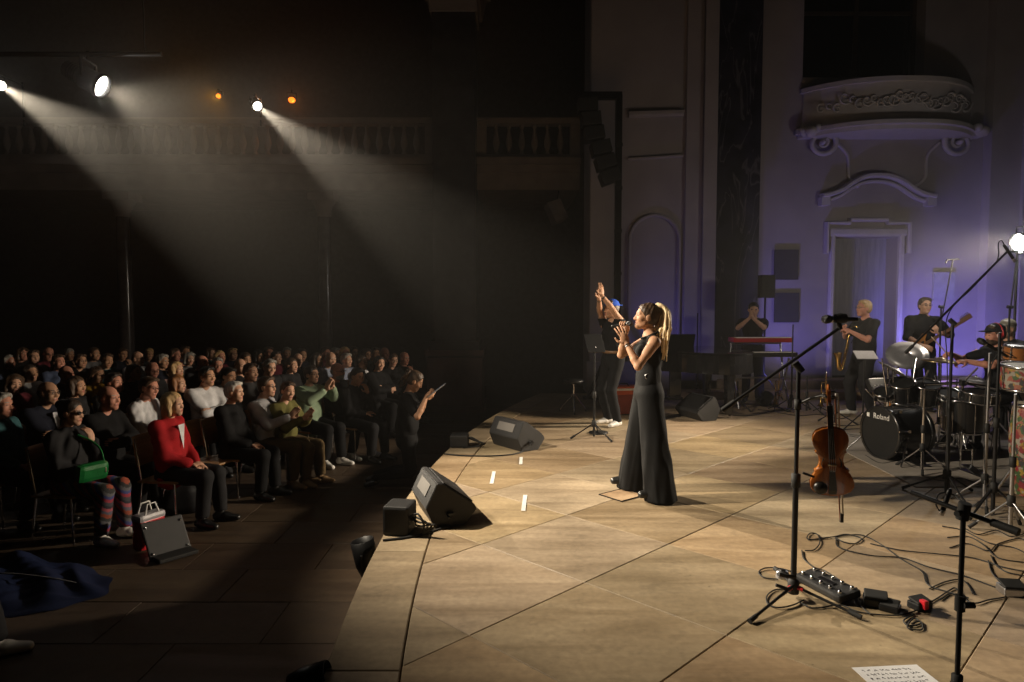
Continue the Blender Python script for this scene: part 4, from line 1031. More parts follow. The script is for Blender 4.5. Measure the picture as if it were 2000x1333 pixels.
MB().rbox((d * .45), (.26, .16, .009), .003, Mr).build('case', steel, ph)
MB().box(d * .45 + Mr @ Vector((0, 0, .0055)), (.235, .135, .002), Mr).build('screen', mat('screen', (.02, .02, .025), .1, emit=(.5, .55, .6), es=.15), ph)
MB().cyl(d * .1, d * -1.2, .012).build('grip', black, ph)

# ---------------------------------------------------------------- audience: a few seated poses, copied and dressed one by one
seat_arms = {
 'lap': {'L': dict(w=(.24, .06, .60), pole=(-1, .8, 0), dir=(.7, -.7, -.1), palm=(0, 0, -1), curl=.3), 'R': dict(w=(.25, -.06, .61), pole=(-1, -.8, 0), dir=(.7, .7, -.1), palm=(0, 0, -1), curl=.3)},
 'clap': {'L': dict(w=(.33, .06, .84), pole=(-.4, .8, -1), dir=(.6, -.25, .75), palm=(0, -1, 0), curl=.15), 'R': dict(w=(.33, -.05, .84), pole=(-.4, -.8, -1), dir=(.6, .25, .75), palm=(0, 1, 0), curl=.15)},
 'chin': {'L': dict(w=(.18, .07, .93), pole=(.3, .3, -1), dir=(-.1, -.3, 1), palm=(-1, 0, .1), curl=.5), 'R': dict(w=(.22, -.02, .66), pole=(-1, -.8, 0), dir=(.3, .9, .1), palm=(-.3, 0, -1), curl=.3)},
 'crossed': {'L': dict(w=(.19, -.08, .79), pole=(.2, 1, -.4), dir=(.1, -1, .1), palm=(-1, 0, 0), curl=.4), 'R': dict(w=(.21, .08, .76), pole=(.2, -1, -.4), dir=(.1, 1, .1), palm=(-1, 0, 0), curl=.4)},
 'raised': {'L': dict(w=(.36, .06, 1.04), pole=(-.2, .9, -1), dir=(.3, -.2, 1), palm=(-.2, -1, 0), curl=.3), 'R': dict(w=(.36, -.06, 1.02), pole=(-.2, -.9, -1), dir=(.3, .2, 1), palm=(-.2, 1, 0), curl=.3)},
}
TPL = {}
def template(pose, female, beard=None, var=0):
    key = (pose, female, beard, var)
    if key in TPL: return TPL[key]
    legs = {'L': dict(an=(.45, .12, .085)), 'R': dict(an=(.40, -.13, .085))}
    if pose == 'lap' and not female: legs = {'L': dict(an=(.50, .14, .085)), 'R': dict(an=(.36, -.14, .085))}
    vr = random.Random(var * 7 + len(pose)); jit = lambda a: {k_: dict(d_, w=tuple(np.array(d_['w']) + np.array([vr.uniform(-.03, .03), vr.uniform(-.02, .02), vr.uniform(-.03, .04)]) * (var > 0))) for k_, d_ in a.items()}
    J = joints(1.72, seated=True, seat=.54, spine=(-.06 + (0, .08)[var], (0, -.05)[var]), head_roll=R((0, -7)[var]), female=female, arms=jit(seat_arms[pose]), legs=legs, head_yaw=R({'lap': 0, 'clap': -6, 'chin': 5, 'crossed': -4, 'raised': 4}[pose] + (0, -14)[var]), head_pitch=R((4 if pose != 'chin' else -3) + (0, -7)[var]), neck_fwd=.03)
    me = dict(J=J)
    me['body'] = body_sdf(J, .0085, True, True, 0, beard is not None, female, False).mesh('body', [SK['fair'], skin_lips, eye_dark, HAIR['brown']])
    sl = 1.85; me['top'] = top_sdf(J, .0135, sleeve=sl, inf=.024, female=female, seed=len(TPL), loose=.012, collar=not female, fold=.0085).mesh('jacket', [blackc])
    me['trousers'] = trousers_sdf(J, .016, seated=True, seed=len(TPL) + 3, inf=.026).mesh('trousers', [blackc])
    me['shoes'] = [shoe_sdf(J, n, .009).mesh('shoe', [blacksh]) for n in 'LR']
    me['hair'] = {}
    TPL[key] = me
    return me
def slotmat(o, m, i=0):
    o.material_slots[i].link = 'OBJECT'; o.material_slots[i].material = m
CL = {k: cloth(k, c) for k, c in dict(red=(.33, .010, .014), green=(.30, .40, .27), olive=(.14, .13, .04), brownt=(.11, .075, .035), lightgrey=(.36, .36, .38), denim=(.06, .08, .14), wine=(.12, .02, .03), mustard=(.40, .24, .03), blush=(.35, .22, .2), sky=(.3, .34, .45), teal=(.03, .09, .1)).items()}
CL.update(black=blackc, char=charc, navy=navyc, grey=greyc, white=whitec)
stripes = bpy.data.materials.new('striped_knit'); stripes.use_nodes = True
nt = stripes.node_tree; tc = nt.nodes.new('ShaderNodeTexCoord'); sep = nt.nodes.new('ShaderNodeSeparateXYZ'); nt.links.new(tc.outputs['Object'], sep.inputs[0])
ad = nt.nodes.new('ShaderNodeMath'); ad.operation = 'MULTIPLY_ADD'; ad.inputs[1].default_value = 1.; nt.links.new(sep.outputs[0], ad.inputs[0]); nt.links.new(sep.outputs[2], ad.inputs[2])
nz = nt.nodes.new('ShaderNodeTexNoise'); nz.inputs['Scale'].default_value = 60; nt.links.new(tc.outputs['Object'], nz.inputs['Vector'])
a2 = nt.nodes.new('ShaderNodeMath'); a2.operation = 'MULTIPLY_ADD'; a2.inputs[1].default_value = .035; nt.links.new(nz.outputs['Fac'], a2.inputs[0]); nt.links.new(ad.outputs[0], a2.inputs[2])
ml = nt.nodes.new('ShaderNodeMath'); ml.operation = 'MULTIPLY'; ml.inputs[1].default_value = 3.4; nt.links.new(a2.outputs[0], ml.inputs[0])
fr_ = nt.nodes.new('ShaderNodeMath'); fr_.operation = 'FRACT'; nt.links.new(ml.outputs[0], fr_.inputs[0])
rp = nt.nodes.new('ShaderNodeValToRGB'); rp.color_ramp.interpolation = 'CONSTANT'; e = rp.color_ramp.elements
cols = [(.05, .05, .06), (.30, .03, .05), (.05, .06, .2), (.12, .12, .13), (.03, .03, .03), (.28, .06, .03), (.10, .10, .14), (.35, .08, .1), (.02, .02, .03)]
e[0].color = (*cols[0], 1); e[1].position = .12; e[1].color = (*cols[1], 1)
for i, c in enumerate(cols[2:]): k = e.new(.22 + i * .115); k.color = (*c, 1)
nt.links.new(fr_.outputs[0], rp.inputs[0]); nt.links.new(rp.outputs[0], nt.nodes['Principled BSDF'].inputs['Base Color']); nt.nodes['Principled BSDF'].inputs['Roughness'].default_value = .9
CL['stripes'] = stripes
tan_shoe = mat('tan_suede', (.24, .15, .07), .8)
wood = mat('chair_wood', (.34, .17, .055), .4, var=.25, scale=4, stretch=(1, 1, 8))

# px, py of the head, pose, female, skin, hair style, hair colour, top, trousers, shoes, size, label, extras
AUD = [
 (140, 806, 'chin', 1, 'fair', 'tied', 'dark', 'char', 'stripes', 'white', 1.0, 'woman in sunglasses and colourful striped trousers at the near end of the front row', 'sun'),
 (338, 790, 'lap', 1, 'fair', 'bob', 'blond', 'red', 'char', 'black', 1.0, 'blond woman in a bright red jacket in the front row', 'shirt'),
 (458, 766, 'lap', 1, 'fair', 'short', 'white', 'black', 'black', 'black', 1.0, 'woman with short white hair and black sweater in the front row', ''),
 (522, 756, 'clap', 0, 'fair', 'short', 'brown', 'lightgrey', 'brownt', 'tan', 1.0, 'person in light grey waistcoat and brown trousers clapping in the front row', 'gl'),
 (562, 764, 'clap', 1, 'fair', 'short', 'brown', 'olive', 'brownt', 'tan', .95, 'short haired person in olive top clapping beside the brown trousers', ''),
 (609, 732, 'raised', 1, 'fair', 'tied', 'dark', 'green', 'black', 'white', 1.02, 'woman in pale green jacket raising both hands in the front row', 'gl'),
 (660, 726, 'lap', 0, 'ruddy', 'bald', 'grey', 'black', 'black', 'white', 1.02, 'bald bearded man in glasses and dark suit in the front row', 'gl,beard'),
 (698, 736, 'chin', 0, 'tan', 'short', 'black', 'char', 'char', 'black', .98, 'dark haired man in charcoal resting chin on hand, last visible in front row', ''),
 (95, 768, 'crossed', 0, 'olive', 'bald', 'black', 'navy', 'navy', 'black', 1.03, 'balding man in navy suit and glasses behind the striped trousers woman', 'gl,shirt'),
 (213, 778, 'crossed', 0, 'ruddy', 'bald', 'grey', 'black', 'black', 'black', 1.03, 'ruddy bald man in black suit between sunglasses woman and red jacket', ''),
 (292, 758, 'lap', 0, 'ruddy', 'short', 'brown', 'white', 'char', 'black', 1.02, 'man in glasses and white shirt just behind the red jacket', 'gl'),
 (347, 750, 'lap', 1, 'fair', 'bob', 'ginger', 'char', 'char', 'black', .98, 'ginger haired woman seated directly behind the blond woman in red', ''),
 (405, 736, 'crossed', 0, 'tan', 'short', 'black', 'white', 'black', 'black', 1.04, 'young dark haired man in bright white shirt with folded arms', ''),
 (447, 736, 'lap', 0, 'tan', 'short', 'black', 'white', 'black', 'black', 1.0, 'dark haired man in white shirt behind the white haired woman', ''),
 (490, 728, 'lap', 0, 'fair', 'short', 'brown', 'grey', 'black', 'black', 1.03, 'man in dark grey pullover behind the light grey waistcoat', ''),
 (4, 792, 'lap', 0, 'ruddy', 'short', 'grey', 'teal', 'black', 'black', 1.0, 'grey haired person cut off at the left edge, second row', ''),
 (28, 750, 'lap', 1, 'fair', 'bob', 'brown', 'wine', 'black', 'black', 1.0, 'brown haired woman in wine red top near the left edge', ''),
 (60, 729, 'lap', 1, 'tan', 'long', 'dark', 'white', 'black', 'black', 1.0, 'long haired woman in white blouse near the left edge', ''),
 (150, 755, 'lap', 1, 'tan', 'bob', 'brown', 'char', 'black', 'black', 1.0, 'woman with brown bob seated just left of the raised phone', ''),
 (190, 733, 'raised', 1, 'tan', 'long', 'brown', 'mustard', 'black', 'black', 1.0, 'woman in mustard sleeves holding up a phone in the third row', 'phone'),
 (223, 748, 'lap', 0, 'ruddy', 'short', 'dark', 'black', 'black', 'black', 1.0, 'short haired man right of the mustard sleeves', ''),
 (262, 728, 'lap', 1, 'tan', 'long', 'dark', 'black', 'black', 'black', 1.0, 'long dark haired woman behind the white shirt and glasses man', ''),
 (298, 724, 'crossed', 0, 'ruddy', 'bald', 'dark', 'char', 'black', 'black', 1.03, 'balding man in thick glasses three rows behind the red jacket', 'gl'),
 (130, 731, 'lap', 0, 'ruddy', 'bald', 'brown', 'black', 'black', 'black', 1.0, 'balding man in black above the brown bob', ''),
 (345, 722, 'lap', 1, 'fair', 'bob', 'blond', 'blush', 'black', 'black', 1.0, 'blond woman in blush top behind the ginger haired woman', ''),
 (527, 718, 'lap', 0, 'fair', 'short', 'grey', 'char', 'black', 'black', 1.02, 'grey haired man in glasses behind the light grey waistcoat', 'gl'),
 (570, 714, 'lap', 1, 'fair', 'tied', 'brown', 'char', 'black', 'black', 1.0, 'woman with hair tied back left of the pale green jacket', ''),
 (620, 703, 'clap', 1, 'tan', 'bob', 'dark', 'navy', 'black', 'black', 1.0, 'dark haired woman clapping behind the pale green jacket', ''),
 (646, 702, 'lap', 0, 'fair', 'bald', 'white', 'sky', 'black', 'black', 1.03, 'white haired man in sky blue shirt behind the bald bearded man', ''),
 (677, 704, 'lap', 0, 'fair', 'short', 'grey', 'sky', 'black', 'black', 1.0, 'grey haired man in pale blue shirt right of the white haired man', ''),
 (707, 709, 'lap', 1, 'fair', 'long', 'dark', 'white', 'black', 'black', 1.0, 'long dark haired woman in white collar behind the chin resting man', ''),
 (741, 710, 'crossed', 1, 'fair', 'long', 'black', 'black', 'black', 'black', 1.0, 'black haired woman just left of the kneeling photographer\'s head', ''),
]
BACK = [(115, 708), (158, 706), (210, 705), (270, 701), (318, 706), (371, 701), (395, 709), (430, 698), (480, 703), (505, 696), (540, 699), (590, 694), (692, 688), (733, 692), (768, 704), (20, 706), (66, 698), (240, 692), (343, 693), (455, 690), (560, 689), (655, 687),
 (45, 692), (95, 692), (136, 691), (185, 692), (292, 691), (362, 689), (412, 690), (425, 713), (470, 716), (525, 690), (582, 704), (636, 690), (674, 690), (716, 693), (752, 691), (790, 700)]
r = random.Random(21)
ordw = 'first second third fourth fifth sixth seventh eighth ninth tenth eleventh twelfth thirteenth fourteenth fifteenth sixteenth seventeenth eighteenth nineteenth twentieth'.split()
srt = sorted(BACK)
for i, (px, py) in enumerate(BACK):
    fem = r.random() < .5; hs = r.choice(['bob', 'long', 'tied', 'short'] if fem else ['short', 'short', 'bald'])
    hc_ = r.choice(['brown', 'dark', 'grey', 'black', 'brown', 'dark', 'blond', 'grey']); tp = r.choice(['black', 'char', 'navy', 'grey', 'wine', 'lightgrey', 'teal', 'denim'])
    if px >= 715: tp = 'black'
    tn = {'char': 'charcoal', 'lightgrey': 'light grey', 'wine': 'wine red'}.get(tp, tp)
    rank = srt.index((px, py)); side_ = rank if rank < 19 else 37 - rank
    lab = '%s in %s, %s from the %s among the dim back rows' % (('woman' if fem else 'man'), tn, ordw[side_], 'left' if rank < 19 else 'right')
    AUD.append((px, py, r.choice(['lap', 'lap', 'crossed', 'clap', 'chin']), int(fem), r.choice(['fair', 'ruddy', 'tan']), hs, hc_, tp, 'black', 'black', r.uniform(.97, 1.05), lab, 'gl' if r.random() < .25 else ''))

def make_chair():
    t = thing('chair', '', 'chair')
    MB().rbox((0, 0, .455), (.42, .42, .022), .008).build('seat', wood, t)
    m = MB(); n = 9; vs = []
    for i in range(n + 1):
        a = -1 + 2 * i / n; y_ = .2 * a; x_ = -.235 + .03 * a * a
        for z_, dx in ((.60, 0), (.90, -.045)):
            vs += [(x_ + dx, y_, z_), (x_ + dx - .014, y_, z_)]
    m.add(vs, [f for i in range(n) for f in ((i * 4, i * 4 + 2, i * 4 + 6, i * 4 + 4), (i * 4 + 1, i * 4 + 5, i * 4 + 7, i * 4 + 3), (i * 4 + 2, i * 4 + 3, i * 4 + 7, i * 4 + 6), (i * 4, i * 4 + 4, i * 4 + 5, i * 4 + 1))] + [(0, 1, 3, 2), (n * 4, n * 4 + 2, n * 4 + 3, n * 4 + 1)], True)
    m.build('backrest', wood, t)
    for s in (-1, 1):
        MB().tube([(.19, s * .19, .015), (.17, s * .18, .44)], .011, 7).build('leg', chrome, t)
        MB().tube([(-.24, s * .19, .015), (-.18, s * .18, .44), (-.25, s * .185, .88)], .011, 7).build('leg', chrome, t)
    return t
chair0 = make_chair(); chair_used = False
def put_chair(x, y, yaw, label):
    global chair_used
    c = chair0 if not chair_used else copy_tree(chair0)
    chair_used = True
    c.location = (x, y, FLOOR_Z); c.rotation_euler = (0, 0, yaw); c['label'] = label; c['group'] = 'audience chairs'
    return c
hairset = {}
AUDP = []
for i, (px, py, pose, fem, sk, hs, hcol, tp, tr, sh, size, lab, ext) in enumerate(AUD):
    bd = 'grey' if 'beard' in ext else None
    T = template(pose, bool(fem), bd, 0 if i in (0, 1, 5) else (i * 5 + i // 3) % 2); J = T['J']
    hz_ = J['hc'][2] * size + FLOOR_Z
    hp = at(px, py, z=hz_)
    if hp.y > 13.8: hp = at(px, py, Y=13.8 - .02 * (i % 7))
    yaw = math.atan2(6.0 - hp.y, 3.0 - hp.x) * .75 + R(r.uniform(-10, 10))
    off = Matrix.Rotation(yaw, 3, 'Z') @ Vector((J['hc'][0] * size, J['hc'][1] * size, 0))
    loc = (hp.x - off.x, hp.y - off.y, FLOOR_Z)
    o = tag(link('person', T['body'], None, loc, yaw), lab, 'person', 'seated audience'); o.scale = (size,) * 3
    slotmat(o, SK[sk]); slotmat(o, HAIR['grey' if bd else hcol], 3)
    hk = (id(T), hs)
    if hk not in hairset: hairset[hk] = hair_sdf(J, hs, .009, i).mesh('hair', [HAIR['brown']])
    h = link('hair', hairset[hk], o); slotmat(h, HAIR[hcol])
    t = link('jacket', T['top'], o); slotmat(t, CL[tp])
    q = link('trousers', T['trousers'], o); slotmat(q, CL[tr])
    for s_ in T['shoes']:
        k = link('shoe', s_, o); slotmat(k, {'black': blacksh, 'white': whitesh, 'tan': tan_shoe}[sh])
    if 'gl' in ext or 'sun' in ext: glasses(o, J, black, 'sun' in ext)
    if 'shirt' in ext:
        w_ = Vector(J['chest']); MB().add([w_ + Vector((.158, 0, -.12)), w_ + Vector((.138, -.05, .13)), w_ + Vector((.138, .05, .13))], [(0, 1, 2)]).build('shirt_front', whitec, o)
    if 'phone' in ext:
        pp = o.matrix_basis @ Vector((.38, 0, 1.17)); tt = thing('phone', 'small phone held up by the woman in mustard sleeves', 'phone', pp, yaw)
        MB().rbox((0, 0, 0), (.009, .075, .15), .003).build('case', black, tt)
    AUDP.append((o, loc, yaw, lab))
    if i < 32:
        short = lab.split(' in ')[0] if False else lab
        words = lab.split()[:9]
        put_chair(loc[0] - .02 * math.cos(yaw), loc[1] - .02 * math.sin(yaw), yaw, 'wooden chair under the ' + ' '.join(words))
# ---------------------------------------------------------------- stands, microphones, cables
def part(b, name, m, t): return b.build(name, m, t, world=True)
def stand(name, label, base, top, feet_r=.3, hub=.28, boom=None, pole_r=.011, m=None, cat='microphone stand', feet=None, red=False, group=None, a0=.4, ratio=.52):
    """vertical pole on a folding tripod; world coordinates"""
    m = m or black; base = Vector(base); base.z = base.z if feet is None else 0; top = Vector(top)
    t = thing(name, label, cat, (base.x, base.y, 0), 0, group)
    mid = base.lerp(top, ratio)
    part(MB().cyl((base.x, base.y, .03), mid, pole_r * 1.35, n=12), 'lower_tube', m, t); part(MB().cyl(mid, top, pole_r, n=12), 'upper_tube', m, t)
    part(MB().lathe([(pole_r * 1.4, -.05), (pole_r * 2.1, -.045), (pole_r * 2.1, .03), (pole_r * 1.1, .035)], c=mid, n=12), 'clutch', rubber, t)
    h = Vector((base.x, base.y, hub))
    part(MB().lathe([(pole_r * 1.4, -.05), (pole_r * 2.6, -.045), (pole_r * 2.6, .03), (pole_r * 1.5, .04)], c=h, n=12), 'hub', rubber, t)
    ft = feet or [(base.x + feet_r * math.cos(a0 + k * 2.094), base.y + feet_r * math.sin(a0 + k * 2.094)) for k in range(3)]
    for f in ft:
        e = Vector((f[0], f[1], .016)); d = (e - h).normalized()
        lg = part(MB().cyl(h + d * .015, e, .0085, n=8), 'leg', m, t); part(MB().cyl(e - d * .06, e + d * .012, .0125, .0145, n=10), 'foot', rubber, lg)
    if red:
        for f in ft[:2]:
            d = (Vector((f[0], f[1], .016)) - h).normalized(); part(MB().cyl(h + d * .03, h + d * .06, .0135, n=10), 'red_ring', redp, t)
    if boom:
        a, b = Vector(boom[0]), Vector(boom[1]); d = (b - a).normalized()
        part(MB().cyl(a, b, .0095, n=10), 'boom', m, t); part(MB().cyl(a - d * .0, a + d * .09, .015, n=10), 'grip', rubber, t)
        x, yv, _ = frame(d); part(MB().cyl(top - yv * .03, top + yv * .035, .022, n=12).cyl(top + x * .0, top + x * .05, .011), 'clamp', rubber, t)
    return t
def pencil_mic(label, a, b, r=.011):
    a, b = Vector(a), Vector(b); d = b - a; o = thing('condenser_microphone', label, 'microphone', a)
    MB().lathe([(.001, 0), (r * .7, 0), (r, .015), (r, d.length * .8)], axis=d, n=12).build('body', black, o); MB().lathe([(r, d.length * .8), (r * 1.05, d.length * .82), (r * 1.05, d.length), (.001, d.length)], axis=d, n=12).build('capsule', steel, o)
    return o
NC = [0]
def cable(label, pts, r=.004, k=7, m=None, group=None):
    P = smooth_curve(pts, k); c = P[0]
    o = MB().tube([p - c for p in P], r, 6).build('cable', m or rubber); o.location = c
    return tag(o, label, 'cable', group)
def fl(pp, z=.006): return [at(x, y, z=z + .0015 * (i % 3)) for i, (x, y) in enumerate(pp)]

# violin stand in front (pole, boom with microphone, violin and bow hanging from it)
Y1_ = 3.95
b1 = at(1549, 1160, Y=Y1_); b1.z = 0
t1 = at(1557, 718, Y=Y1_); t1.x = b1.x
B1 = at(1641, 640, Y=Y1_ - .04)
stand('microphone_stand', 'black boom stand with red leg rings holding the violin', b1, t1, hub=.075, boom=(at(1410, 802, Y=Y1_ + .04), B1), red=True,
      feet=[tuple(at(1466, 1212, z=.016))[:2], tuple(at(1678, 1204, z=.016))[:2], (b1.x + .05, b1.y + .4)], pole_r=.0125)
mc = thing('microphone_clip', 'black clip holding the large microphone on the front boom', 'clip', B1)
MB().cyl((0, 0, -.01), (-.01, 0, .035), .013).lathe([(.026, -.03), (.03, 0), (.026, .03)], c=(-.0, 0, .052), axis=(1, 0, .02), n=14).build('clip_body', rubber, mc)
microphone('microphone', 'large black microphone lying level on the front boom stand', at(1675, 624, Y=Y1_ - .04), at(1604, 624, Y=Y1_ - .04))
# violin
amber = mat('violin_varnish', (.30, .085, .014), .22, var=.35, scale=7, stretch=(6, 1, 1), coat=.6)
ebony = mat('ebony', (.012, .010, .009), .35)
VO = at(1617, 742, Y=Y1_ - .16); VB = at(1625, 967, Y=Y1_ - .10); ax_ = (VB - VO); VL = ax_.length; ax_.normalize()
nv = Vector((-.30, -1, .05)); nv = (nv - ax_ * nv.dot(ax_)).normalized(); sv = nv.cross(ax_)
VM = Matrix((ax_, sv, nv)).transposed()
vio = thing('violin', 'amber varnished violin hanging upright from the front stand', 'violin', VO)
vq = lambda a, b, c: VM @ Vector((a, b, c))
sc_ = VL / .595
half = [(0, .0), (.01, .034), (.05, .066), (.12, .080), (.19, .083), (.27, .078), (.335, .066), (.355, .074), (.375, .066), (.42, .057), (.49, .0545), (.56, .059), (.605, .070), (.625, .082), (.65, .076), (.72, .092), (.80, .102), (.87, .101), (.94, .085), (.985, .050), (1., .0)]
ol = [(.24 + .355 * t, w * (1 + 0)) for t, w in half] + [(.24 + .355 * t, -w) for t, w in half[-2:0:-1]]
ol = [(a * sc_, b_ * sc_) for a, b_ in ol]; n = len(ol); m = MB()
def vring(s, z): return [vq(.24 * sc_ + .18 * sc_ + (a - .42 * sc_) * s, b_ * s, z) for a, b_ in ol]
rows_ = [vring(.0, .030), vring(.45, .029), vring(.8, .023), vring(.97, .0175), vring(1.0, .0165), vring(1., .0145)]
for rset in (rows_, [[p - VM @ Vector((0, 0, 2 * (VM.transposed() @ p).z)) for p in rr_] for rr_ in rows_]):
    vs = [p for rr_ in rset for p in rr_]; f = [(i * n + j, i * n + (j + 1) % n, (i + 1) * n + (j + 1) % n, (i + 1) * n + j) for i in range(5) for j in range(n)]
    m.add(vs, f, True)
m.build('body', amber, vio)
rb_ = MB(); e1, e2 = vring(.975, .0145), vring(.975, -.0145); rb_.add(e1 + e2, [(j, (j + 1) % n, n + (j + 1) % n, n + j) for j in range(n)], True); rb_.build('ribs', mat('violin_rib', (.42, .15, .03), .25, coat=.5, scale=8), vio)
k = sc_
MB().box(vq(.195 * k, 0, .012), (.15 * k, .024, .018), VM).build('neck', amber, vio)
MB().box(vq(.26 * k, 0, .036), (.27 * k, .030, .007), VM @ Euler((0, -.045, 0)).to_matrix()).build('fingerboard', ebony, vio)
m = MB().box(vq(.085 * k, 0, .008), (.08 * k, .020, .022), VM)
m.tube([vq((.045 - .02 * math.sin(a) * (1 - a / 12)) * k, 0, .004 - .016 * math.cos(a) * (1 - a / 12)) for a in np.linspace(0, 8, 18)], .008, 6); m.build('scroll', amber, vio)
for i in range(4): MB().cyl(vq((.06 + .017 * i) * k, -.028 if i % 2 else .012, .006), vq((.06 + .017 * i) * k, -.012 if i % 2 else .034, .006), .0045).build('peg', ebony, vio)
MB().add([vq(.455 * k, -.014, .045), vq(.455 * k, .014, .045), vq(.56 * k, .022, .036), vq(.56 * k, -.022, .036), vq(.455 * k, -.014, .038), vq(.455 * k, .014, .038), vq(.585 * k, .020, .022), vq(.585 * k, -.020, .022)], [(0, 1, 2, 3), (7, 6, 5, 4), (0, 4, 5, 1), (1, 5, 6, 2), (2, 6, 7, 3), (3, 7, 4, 0)]).build('tailpiece', ebony, vio)
MB().box(vq(.425 * k, 0, .043), (.004, .042, .028), VM).build('bridge', mat('maple', (.5, .33, .16), .5), vio)
MB().lathe([(.001, .012), (.02, .009), (.036, .0), (.038, -.012)], c=vq(.55 * k, -.055 * k, .034), axis=nv, n=16).build('chin_rest', ebony, vio)
for s in (-1, 1): MB().tube([vq((.40 + .045 * t) * k, s * (.038 + .008 * math.sin(3 * t)) * k, .0265) for t in np.linspace(-1, 1, 9)], .0028, 5).build('sound_hole', ebony, vio)
for i in range(4): MB().cyl(vq(.11 * k, (-.0075 + .005 * i) * .8, .024), vq(.425 * k, -.017 + .0113 * i, .058), .0007, n=5).cyl(vq(.425 * k, -.017 + .0113 * i, .058), vq(.46 * k, -.011 + .0075 * i, .046), .0007, n=5).build('string', steel, vio)
MB().cyl(at(1568, 924, Y=Y1_ - .14) - VO, at(1590, 932, Y=Y1_ - .15) - VO, .007).build('clip_pickup', black, vio)
# bow
ba, bb = at(1631, 772, Y=Y1_ - .05), at(1641, 1020, Y=Y1_ - .05)
bow_ = thing('violin_bow', 'violin bow hanging down behind the violin', 'bow', ba); d = bb - ba; off = Vector((.012, -.012, 0))
MB().tube([Vector((0, 0, 0)), d * .5 + Vector((-.004, 0, 0)), d], .0042, 8).build('stick', mat('pernambuco', (.16, .05, .02), .3), bow_)
MB().box(d * .965 + off * .5, (.018, .014, .05)).build('frog', ebony, bow_); MB().box(off * .5, (.016, .010, .02)).build('tip', whitep, bow_)
MB().box(d * .48 + off, (.009, .002, d.length * .95), Matrix((Vector((1, 0, 0)), Vector((0, 1, 0)), d.normalized())).transposed()).build('horsehair', mat('bow_hair', (.7, .66, .55), .6), bow_)
# holder arm
ha = Vector((b1.x, b1.y, at(1557, 790, Y=Y1_).z)); hb = at(1612, 772, Y=Y1_ - .12)
ho = thing('violin_holder', 'black hook arm carrying violin and bow', 'holder', ha)
MB().tube([Vector((0, 0, 0)), (hb - ha) * .5 + Vector((0, 0, .01)), hb - ha], .008, 8).build('arm', black, ho); MB().lathe([(.016, -.03), (.02, -.03), (.02, .03), (.016, .03)], n=12).build('collar', rubber, ho)
for s in (-1, 1): MB().tube([hb - ha, hb - ha + Vector((s * .022, -.01, -.005)), hb - ha + Vector((s * .024, -.06, .0))], .006, 6).build('prong', rubber, ho)
MB().tube([Vector((0, 0, -1.08)) + Vector((x, y, z)) for x, y, z in ((0, -.015, .06), (-.06, -.03, .07), (-.11, -.05, .09))], .012, 8).tube([Vector((0, 0, -1.08)) + Vector((x, y, z)) for x, y, z in ((0, -.015, .01), (-.05, -.05, .0), (-.12, -.04, .02))], .010, 8).build('spare_clip', rubber, ho)

# tall boom stand on the right
g2 = at(1848, 968, z=0); t2 = at(1845, 630, Y=g2.y); t2.x = g2.x
stand('microphone_stand', 'tall black boom stand rising to the right in front of the drums', g2, t2, feet_r=.34, hub=.2, boom=(at(1768, 690, Y=g2.y), at(1968, 491, Y=g2.y - .15)), pole_r=.013)
pencil_mic('slim condenser microphone at the tip of the tall right boom', at(1960, 478, Y=g2.y - .15), at(1983, 512, Y=g2.y - .15), .013)
cable('short cable looping over the tip of the tall right boom', [at(1962, 480, Y=g2.y - .15), at(1956, 470, Y=g2.y - .15), at(1950, 476, Y=g2.y - .15), at(1950, 500, Y=g2.y - .12), at(1940, 520, Y=g2.y - .12), at(1900, 562, Y=g2.y - .1), at(1850, 620, Y=g2.y - .05), at(1850, 720, Y=g2.y - .03), at(1851, 900, Y=g2.y - .03), at(1856, 962, Y=g2.y - .04)], .0045)
# near right stand cut by the frame
g3 = Vector(((1896 - 1000) / FPX * 2.55, 2.55, 0)); t3 = at(1896, 1000, Y=2.55); t3.x = g3.x
stand('microphone_stand', 'nearest black stand at the lower right cut by the frame', g3, t3, hub=.25, boom=(at(1990, 1040, Y=2.42), at(1780, 962, Y=2.75)), pole_r=.0095, ratio=.3)
part(MB().cyl((g3.x, g3.y - .02, .6), (g3.x + .04, g3.y - .02, .6), .012).cyl((g3.x - .0, g3.y, .57), (g3.x, g3.y, .63), .019), 'knob', rubber, bpy.data.objects['microphone_stand.002'] if 'microphone_stand.002' in bpy.data.objects else None)
pencil_mic('slim silver microphone pointing down from the near right boom', at(1856, 955, Y=2.7), at(1838, 1006, Y=2.72), .010)
cable('thin cable looping under the near right boom', [at(1838, 1003, Y=2.72), at(1828, 985, Y=2.72), at(1834, 965, Y=2.71), at(1860, 966, Y=2.7), at(1890, 990, Y=2.6)], .003)
# percussion stands at the right edge
for i, (px, py, ptop, lab, mt) in enumerate(((1921, 990, 690, 'chrome stand with short boom left of the flowered drums', steel), (1972, 1040, 770, 'chrome stand in front of the flowered conga', steel), (1938, 1010, 650, 'thin black stand among the flowered drums', black), (1800, 920, 760, 'chrome tripod stand at the front of the drum kit', chrome), (1740, 880, 720, 'slim chrome stand left of the rack toms', chrome))):
    g = at(px, py, z=0); tp = at(px, ptop, Y=g.y); tp.x = g.x
    stand('hardware_stand', lab, g, tp, feet_r=.26, hub=.25, pole_r=.011, m=mt, cat='stand', a0=i * .7)
gq = at(1921, 990, z=0)
microphone('microphone', 'black microphone on a short boom beside the drummer', at(1968, 697, Y=gq.y - .1), at(1908, 662, Y=gq.y - .1))
cable('cable arcing from the microphone beside the drummer', [at(1966, 697, Y=gq.y - .1), at(1985, 700, Y=gq.y - .1), at(1950, 690, Y=gq.y - .05), at(1925, 760, Y=gq.y - .05), at(1923, 900, Y=gq.y - .05), at(1926, 985, Y=gq.y - .06)], .004)
